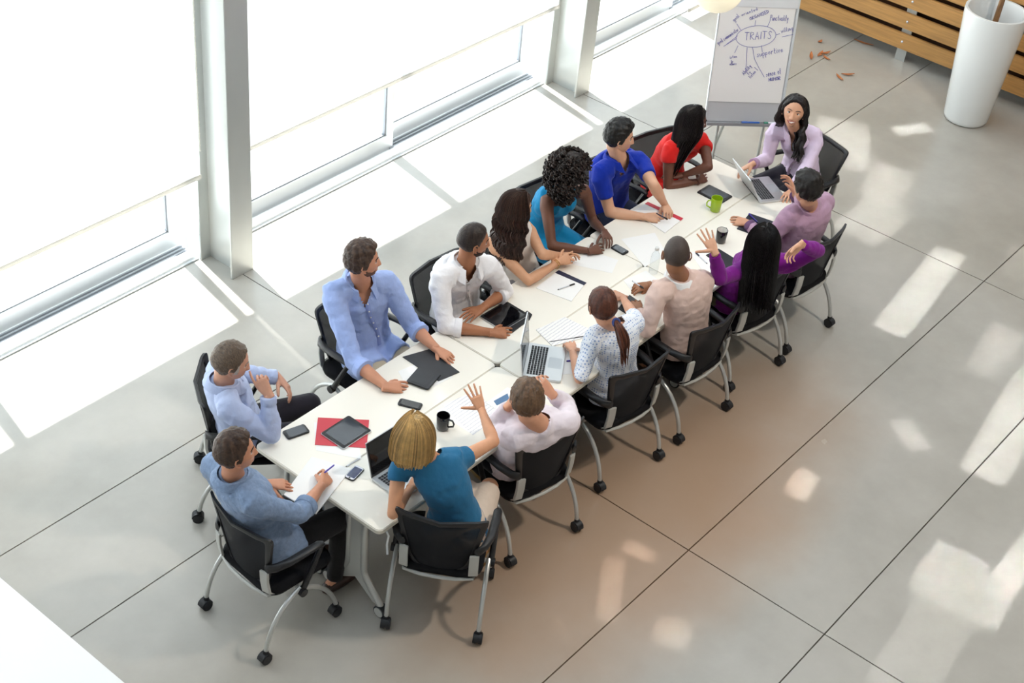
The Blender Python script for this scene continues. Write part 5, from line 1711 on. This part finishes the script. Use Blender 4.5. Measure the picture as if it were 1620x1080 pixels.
    q = person('red_dress_woman', 'woman with long straight black hair in bright red top, arms folded on table', True, '#6a4334', 6, (1091, 224, 1.0), (1098, 192, 1.19), -38, -2, 0,
               shR=(1056, 241), shL=(1116, 225), zsh=0.97, armR=dict(e=(1056, 295), w=(1106, 286, T1), h=(1118, 278, T1), pose='relaxed', dorsal=(0, -0.6, 0.7)), armL=dict(e=(1121, 264), w=(1080, 277, T1 + 0.03), h=(1064, 278, T1 + 0.02), pose='flat'),
               shirt=cloth('bright_red_top', '#d52420', bump=0.2), sleeve='cap', trousers=cloth('bright_red_top', '#d52420'), skirt='dress', lips='#7a2f2a', browcol='#120c0a', fold=0.003)
    cap_hair(q['root'], q['P'], q['F'], hairmat('straight_black_hair', '#171313', var=0.5, rough=0.33), q['T'], 0.014, top=0.075, side=-0.03, nape=-0.09, rough=0.08, name='hair_crown')
    long_hair(q['root'], hairmat('straight_black_hair', '#171313', var=0.5, rough=0.33), q['T'], 0.46, spread=1.0, front=68, seed=8, thick=0.018, gather=(0.05, -0.15, -0.42), gl=0.5)
    # ---- far head of the table
    q = person('presenter', 'smiling woman with long black hair in pale pink shirt at far head of table', True, '#d6a283', 7, (1257, 213, 1.03), (1256, 176, 1.215), 205, 14, -3,
               shR=(1230, 209), shL=(1287, 218), zsh=0.98, armR=dict(e=(1214, 252), w=(1189, 260, T1 + 0.06), h=(1172, 269, T1 + 0.02), pose='relaxed', dorsal=(0.2, 0.3, 0.9)), armL=dict(w=(1252, 303, T1), h=(1240, 318, T1), pole=(0.6, -0.6, -0.5), pose='relaxed'),
               shirt=cloth('pale_pink_shirt', '#dcc9e0', bump=0.45), sleeve='long', collar=cloth('pale_pink_shirt', '#dcc9e0'), cuff=cloth('mauve_cuff', '#b795b5'), vneck=0.15, vwide=0.05, placket=cloth('pink_placket', '#c9b0cc'), trousers=cloth('dark_skirt', '#2c2a33'), skirt=True, smile=True, browcol='#4a362c', lips='#b5605c', fold=0.005)
    cap_hair(q['root'], q['P'], q['F'], hairmat('glossy_black_hair', '#191312', var=0.5, rough=0.35), q['T'], 0.018, top=0.092, side=-0.03, nape=-0.09, rough=0.08, name='hair_crown')
    long_hair(q['root'], hairmat('glossy_black_hair', '#191312', var=0.5, rough=0.35), q['T'], 0.36, spread=1.05, wave=0.009, front=86, seed=4, thick=0.02, gather=lambda c, s: (-0.12, 0.055, -0.31) if c < -0.3 else (0.05, -0.15, -0.19), gl=0.45)
    # ---- near end
    q = person('denim_shirt_man', 'brown haired man in denim blue shirt writing at the near end', False, '#c88d6f', 8, (368, 750, 1.07), (373, 713, 1.27), -32, 4, 0,
               az=-8, zsh=1.0, armR=dict(e=(474, 813), w=(510, 766, T1 + 0.02), h=(528, 738, T1), pose='pen', dorsal=(0.3, -0.6, 0.7)), armL=dict(w=(425, 765, T1), h=(455, 766, T1 - 0.01), pole=(0, 0.5, -0.8), pose='relaxed'),
               shirt=mat('denim_blue_shirt', '#7d90ad', 0.9, spec=0.15, sheen=0.15, bump=0.5, bscale=40, var=0.12, vscale=60), sleeve='rolled', collar=mat('denim_blue_shirt', '#7d90ad'), cuff=mat('denim_blue_shirt', '#7d90ad'), trousers=cloth('black_trousers', '#1d1a1b'), fold=0.007, hip_shift=(0.0, 0.02), untuck=0.3)
    cap_hair(q['root'], q['P'], q['F'], hairmat('brown_cropped_hair', '#3b291e'), q['T'], 0.014, top=0.076, nape=-0.075, rough=0.25, topx=1.35, spike=0.008)
    S_, E_, W_, hd, _ = q['arms']['R']
    # ---- aisle side, near to far
    q = person('blonde_woman', 'woman with blonde bob in teal blue tee shirt raising her right hand', True, '#d69c78', 9, (683, 726, 1.03), (655, 688, 1.225), 22, -8, 0,
               shR=(735, 728), shL=(622, 740), zsh=0.98, armR=dict(e=(781, 698), w=(761, 646), h=(751, 622), pose='open', dorsal=(-0.6, -0.5, 0.5), s=0.95), armL=dict(e=(622, 812, 0.80), w=(652, 768, 0.79), h=(668, 752, 0.775), pose='relaxed'),
               shirt=cloth('teal_blue_tee', '#2d6c93', bump=0.25), sleeve='cap', trousers=cloth('cream_skirt', '#d9c6b4'), skirt=True, scoop=0.062, hip_shift=(0.02, -0.06), browcol='#8a6a45', fold=0.004, shoes='shoetan')
    bl = hairmat('blonde_hair', '#a98a5a', var=0.42, rough=0.4)
    cap_hair(q['root'], q['P'], q['F'], bl, q['T'], 0.018, top=0.075, side=-0.03, nape=-0.09, rough=0.1, name='hair_crown')
    long_hair(q['root'], bl, q['T'], 0.135, spread=0.98, front=60, seed=9, thick=0.026, part_x=-0.02)
    q = person('pale_pink_top_man', 'brown haired man in pale pink long sleeved top, seen from behind', False, '#d59b7c', 10, (855, 678, 0.97), (834, 634, 1.14), 52, -22, 0,
               shR=(903, 668), shL=(809, 697), zsh=0.91, armR=dict(e=(897, 640, 0.80), w=(872, 622), h=(857, 606), pose='fist', dorsal=(-0.5, 0.5, 0.5)), armL=dict(e=(780, 676, 0.80), w=(806, 640), h=(822, 622), pose='fist', dorsal=(-0.4, 0.4, 0.6)),
               shirt=cloth('pale_pink_top', '#e9dde4', bump=0.4), sleeve='long', trousers=cloth('navy_trousers', '#1b1c2a'), hip_shift=(0.02, 0.06), scoop=0.05, fold=0.006, shoes='shoetan')
    cap_hair(q['root'], q['P'], q['F'], hairmat('light_brown_hair', '#5a4330'), q['T'], 0.017, top=0.075, nape=-0.078, rough=0.28, topx=1.3, spike=0.006)
    q = person('ponytail_woman', 'woman with auburn ponytail in white dotted blouse, seen from behind', True, '#d7a184', 11, (968, 518, 1.03), (953, 484, 1.21), 62, -14, 0,
               shR=(1010, 512), shL=(934, 537), zsh=0.97, armR=dict(w=(985, 470, T1), h=(965, 462, T1), pole=(0.8, -0.2, -0.6), pose='relaxed'), armL=dict(e=(917, 599, 0.79), w=(905, 553, T1 + 0.02), h=(898, 535, T1), pose='relaxed'),
               shirt=dotted(), sleeve='elbow', trousers=cloth('black_skirt_trousers', '#17161a'), scoop=0.07, hip_shift=(0.02, 0.0), fold=0.005)
    hm = hairmat('auburn_hair', '#4a2618', var=0.4)
    cap_hair(q['root'], q['P'], q['F'], hm, q['T'], 0.013, top=0.075, side=-0.03, nape=-0.075, rough=0.1, name='hair_crown')
    b = MB(); rnd = random.Random(2)
    TT = q['T']
    base = Vector((0.03, -0.115, -0.055))
    for k in range(26):
        j = Vector((rnd.uniform(-1, 1), rnd.uniform(-1, 1), 0)) * 0.012
        e = Vector((0.075 + rnd.uniform(-0.022, 0.022), -0.165 + rnd.uniform(-0.02, 0.02), -0.31 + rnd.uniform(-0.04, 0.03)))
        pts = cat_path([base + j * 0.6, base + Vector((0.006, -0.04, -0.025)) + j * 1.4, Vector((0.06, -0.17, -0.16)) + j * 2.0, e], 5)
        lock(b, [TT @ p for p in pts], [0.008] * 4 + [0.0115] * 8 + [0.006, 0.005, 0.004, 0.0015], 0.8, 6)
    part(b, 'ponytail', hm, q['root'], angle=80)
    b = MB()
    b.tube([TT @ (base + Vector((0.002, -0.012, -0.008)) + Vector((math.cos(a) * 0.021, math.sin(a) * 0.008, math.sin(a) * 0.021))) for a in [2 * PI * i / 16 for i in range(17)]], 0.008, 8)
    part(b, 'hair_band', mat('blue_hair_band', '#31447f', 0.7), q['root'])
    q = person('shaved_head_man', 'man with shaved head in pale pink sweater over white collar, from behind', False, '#9b6a4c', 12, (1075, 430, 1.06), (1070, 402, 1.25), 42, -6, 0,
               shR=(1113, 446), shL=(1041, 465), zsh=1.0, armR=dict(w=(1024, 451, T1), h=(1006, 455, T1), pole=(0.8, -0.4, -0.5), pose='pen', dorsal=(0.2, -0.1, 0.9)), armL=dict(e=(1024, 522), w=(1010, 490, T1), h=(1001, 468, T1 - 0.01), pose='relaxed', dorsal=(-0.2, -0.3, 0.9)),
               shirt=cloth('pale_pink_sweater', '#ddc1b6', bump=0.4), sleeve='long', collar=cloth('white_shirt_collar', '#efeeee'), trousers=cloth('dark_brown_trousers', '#1d1817'), hip_shift=(0.03, 0), fold=0.006)
    cap_hair(q['root'], q['P'], q['F'], mat('cropped_dark_hair', '#3d3029', 0.55, var=0.2, vscale=150), q['T'], 0.0025, top=0.07, rough=0.0, taper=0.03)
    q = person('purple_top_woman', 'woman with long straight black hair in purple top gesturing with both hands', True, '#d9a587', 13, (1212, 415, 1.03), (1208, 383, 1.215), 36, -2, 0,
               shR=(1250, 418), shL=(1170, 428), zsh=0.97, armR=dict(e=(1294, 396), w=(1267, 387), h=(1249, 403), pose='relaxed', dorsal=(0.6, -0.2, 0.6)), armL=dict(e=(1139, 441), w=(1130, 397), h=(1115, 367), pose='open', dorsal=(0.6, 0.5, -0.4)),
               shirt=cloth('purple_top', '#7a1683', bump=0.3), sleeve='long', trousers=cloth('taupe_trousers', '#6f6353'), hip_shift=(0.03, 0.03), fold=0.005)
    hm = hairmat('long_black_hair', '#120f10', var=0.5, rough=0.32)
    cap_hair(q['root'], q['P'], q['F'], hm, q['T'], 0.016, top=0.075, side=-0.03, nape=-0.09, rough=0.06, name='hair_crown')
    long_hair(q['root'], hm, q['T'], 0.42, spread=1.05, front=60, seed=11, thick=0.02, part_x=0.0, fall=(0.015, -0.06, 0))
    q = person('mauve_shirt_man', 'black haired man in mauve shirt with hand at his chin, last on aisle side', False, '#cf9a7c', 14, (1281, 328, 1.05), (1276, 297, 1.23), 78, -8, 0,
               shR=(1308, 320), shL=(1246, 344), zsh=0.99, armR=dict(e=(1270, 334, 0.79), w=(1258, 306), h=(1252, 290), pose='relaxed', dorsal=(0.6, -0.6, 0.2)), armL=dict(e=(1212, 385), w=(1183, 353, T1), h=(1165, 349, T1 - 0.01), pose='relaxed', dorsal=(-0.2, -0.3, 0.9)),
               shirt=cloth('mauve_shirt', '#b391a8', bump=0.45), sleeve='long', cuff=cloth('dark_mauve_cuff', '#6d4f70'), trousers=cloth('olive_trousers', '#5f5646'), collar=cloth('mauve_shirt', '#b391a8'), hip_shift=(0.02, 0.0), fold=0.006)
    cap_hair(q['root'], q['P'], q['F'], hairmat('short_black_curls', '#15110f', var=0.6), q['T'], 0.018, top=0.075, nape=-0.075, rough=0.5, ns=55, topx=1.2)


build_people()
# pens held in the hands
pen((1038, 337), (1056, 347), 'dark pen held between the blue polo man\'s hands', 'navy', 'black', zz=(0.81, 0.77))
pen((529, 735), (514, 747), 'purple pen in the writing hand of denim shirt man', 'purple', 'purple', zz=(0.765, 0.81), r=0.0045)
pen((1000, 444), (1018, 456), 'black and white pen in pink sweater man\'s right hand', 'pen', 'black', zz=(0.775, 0.785))
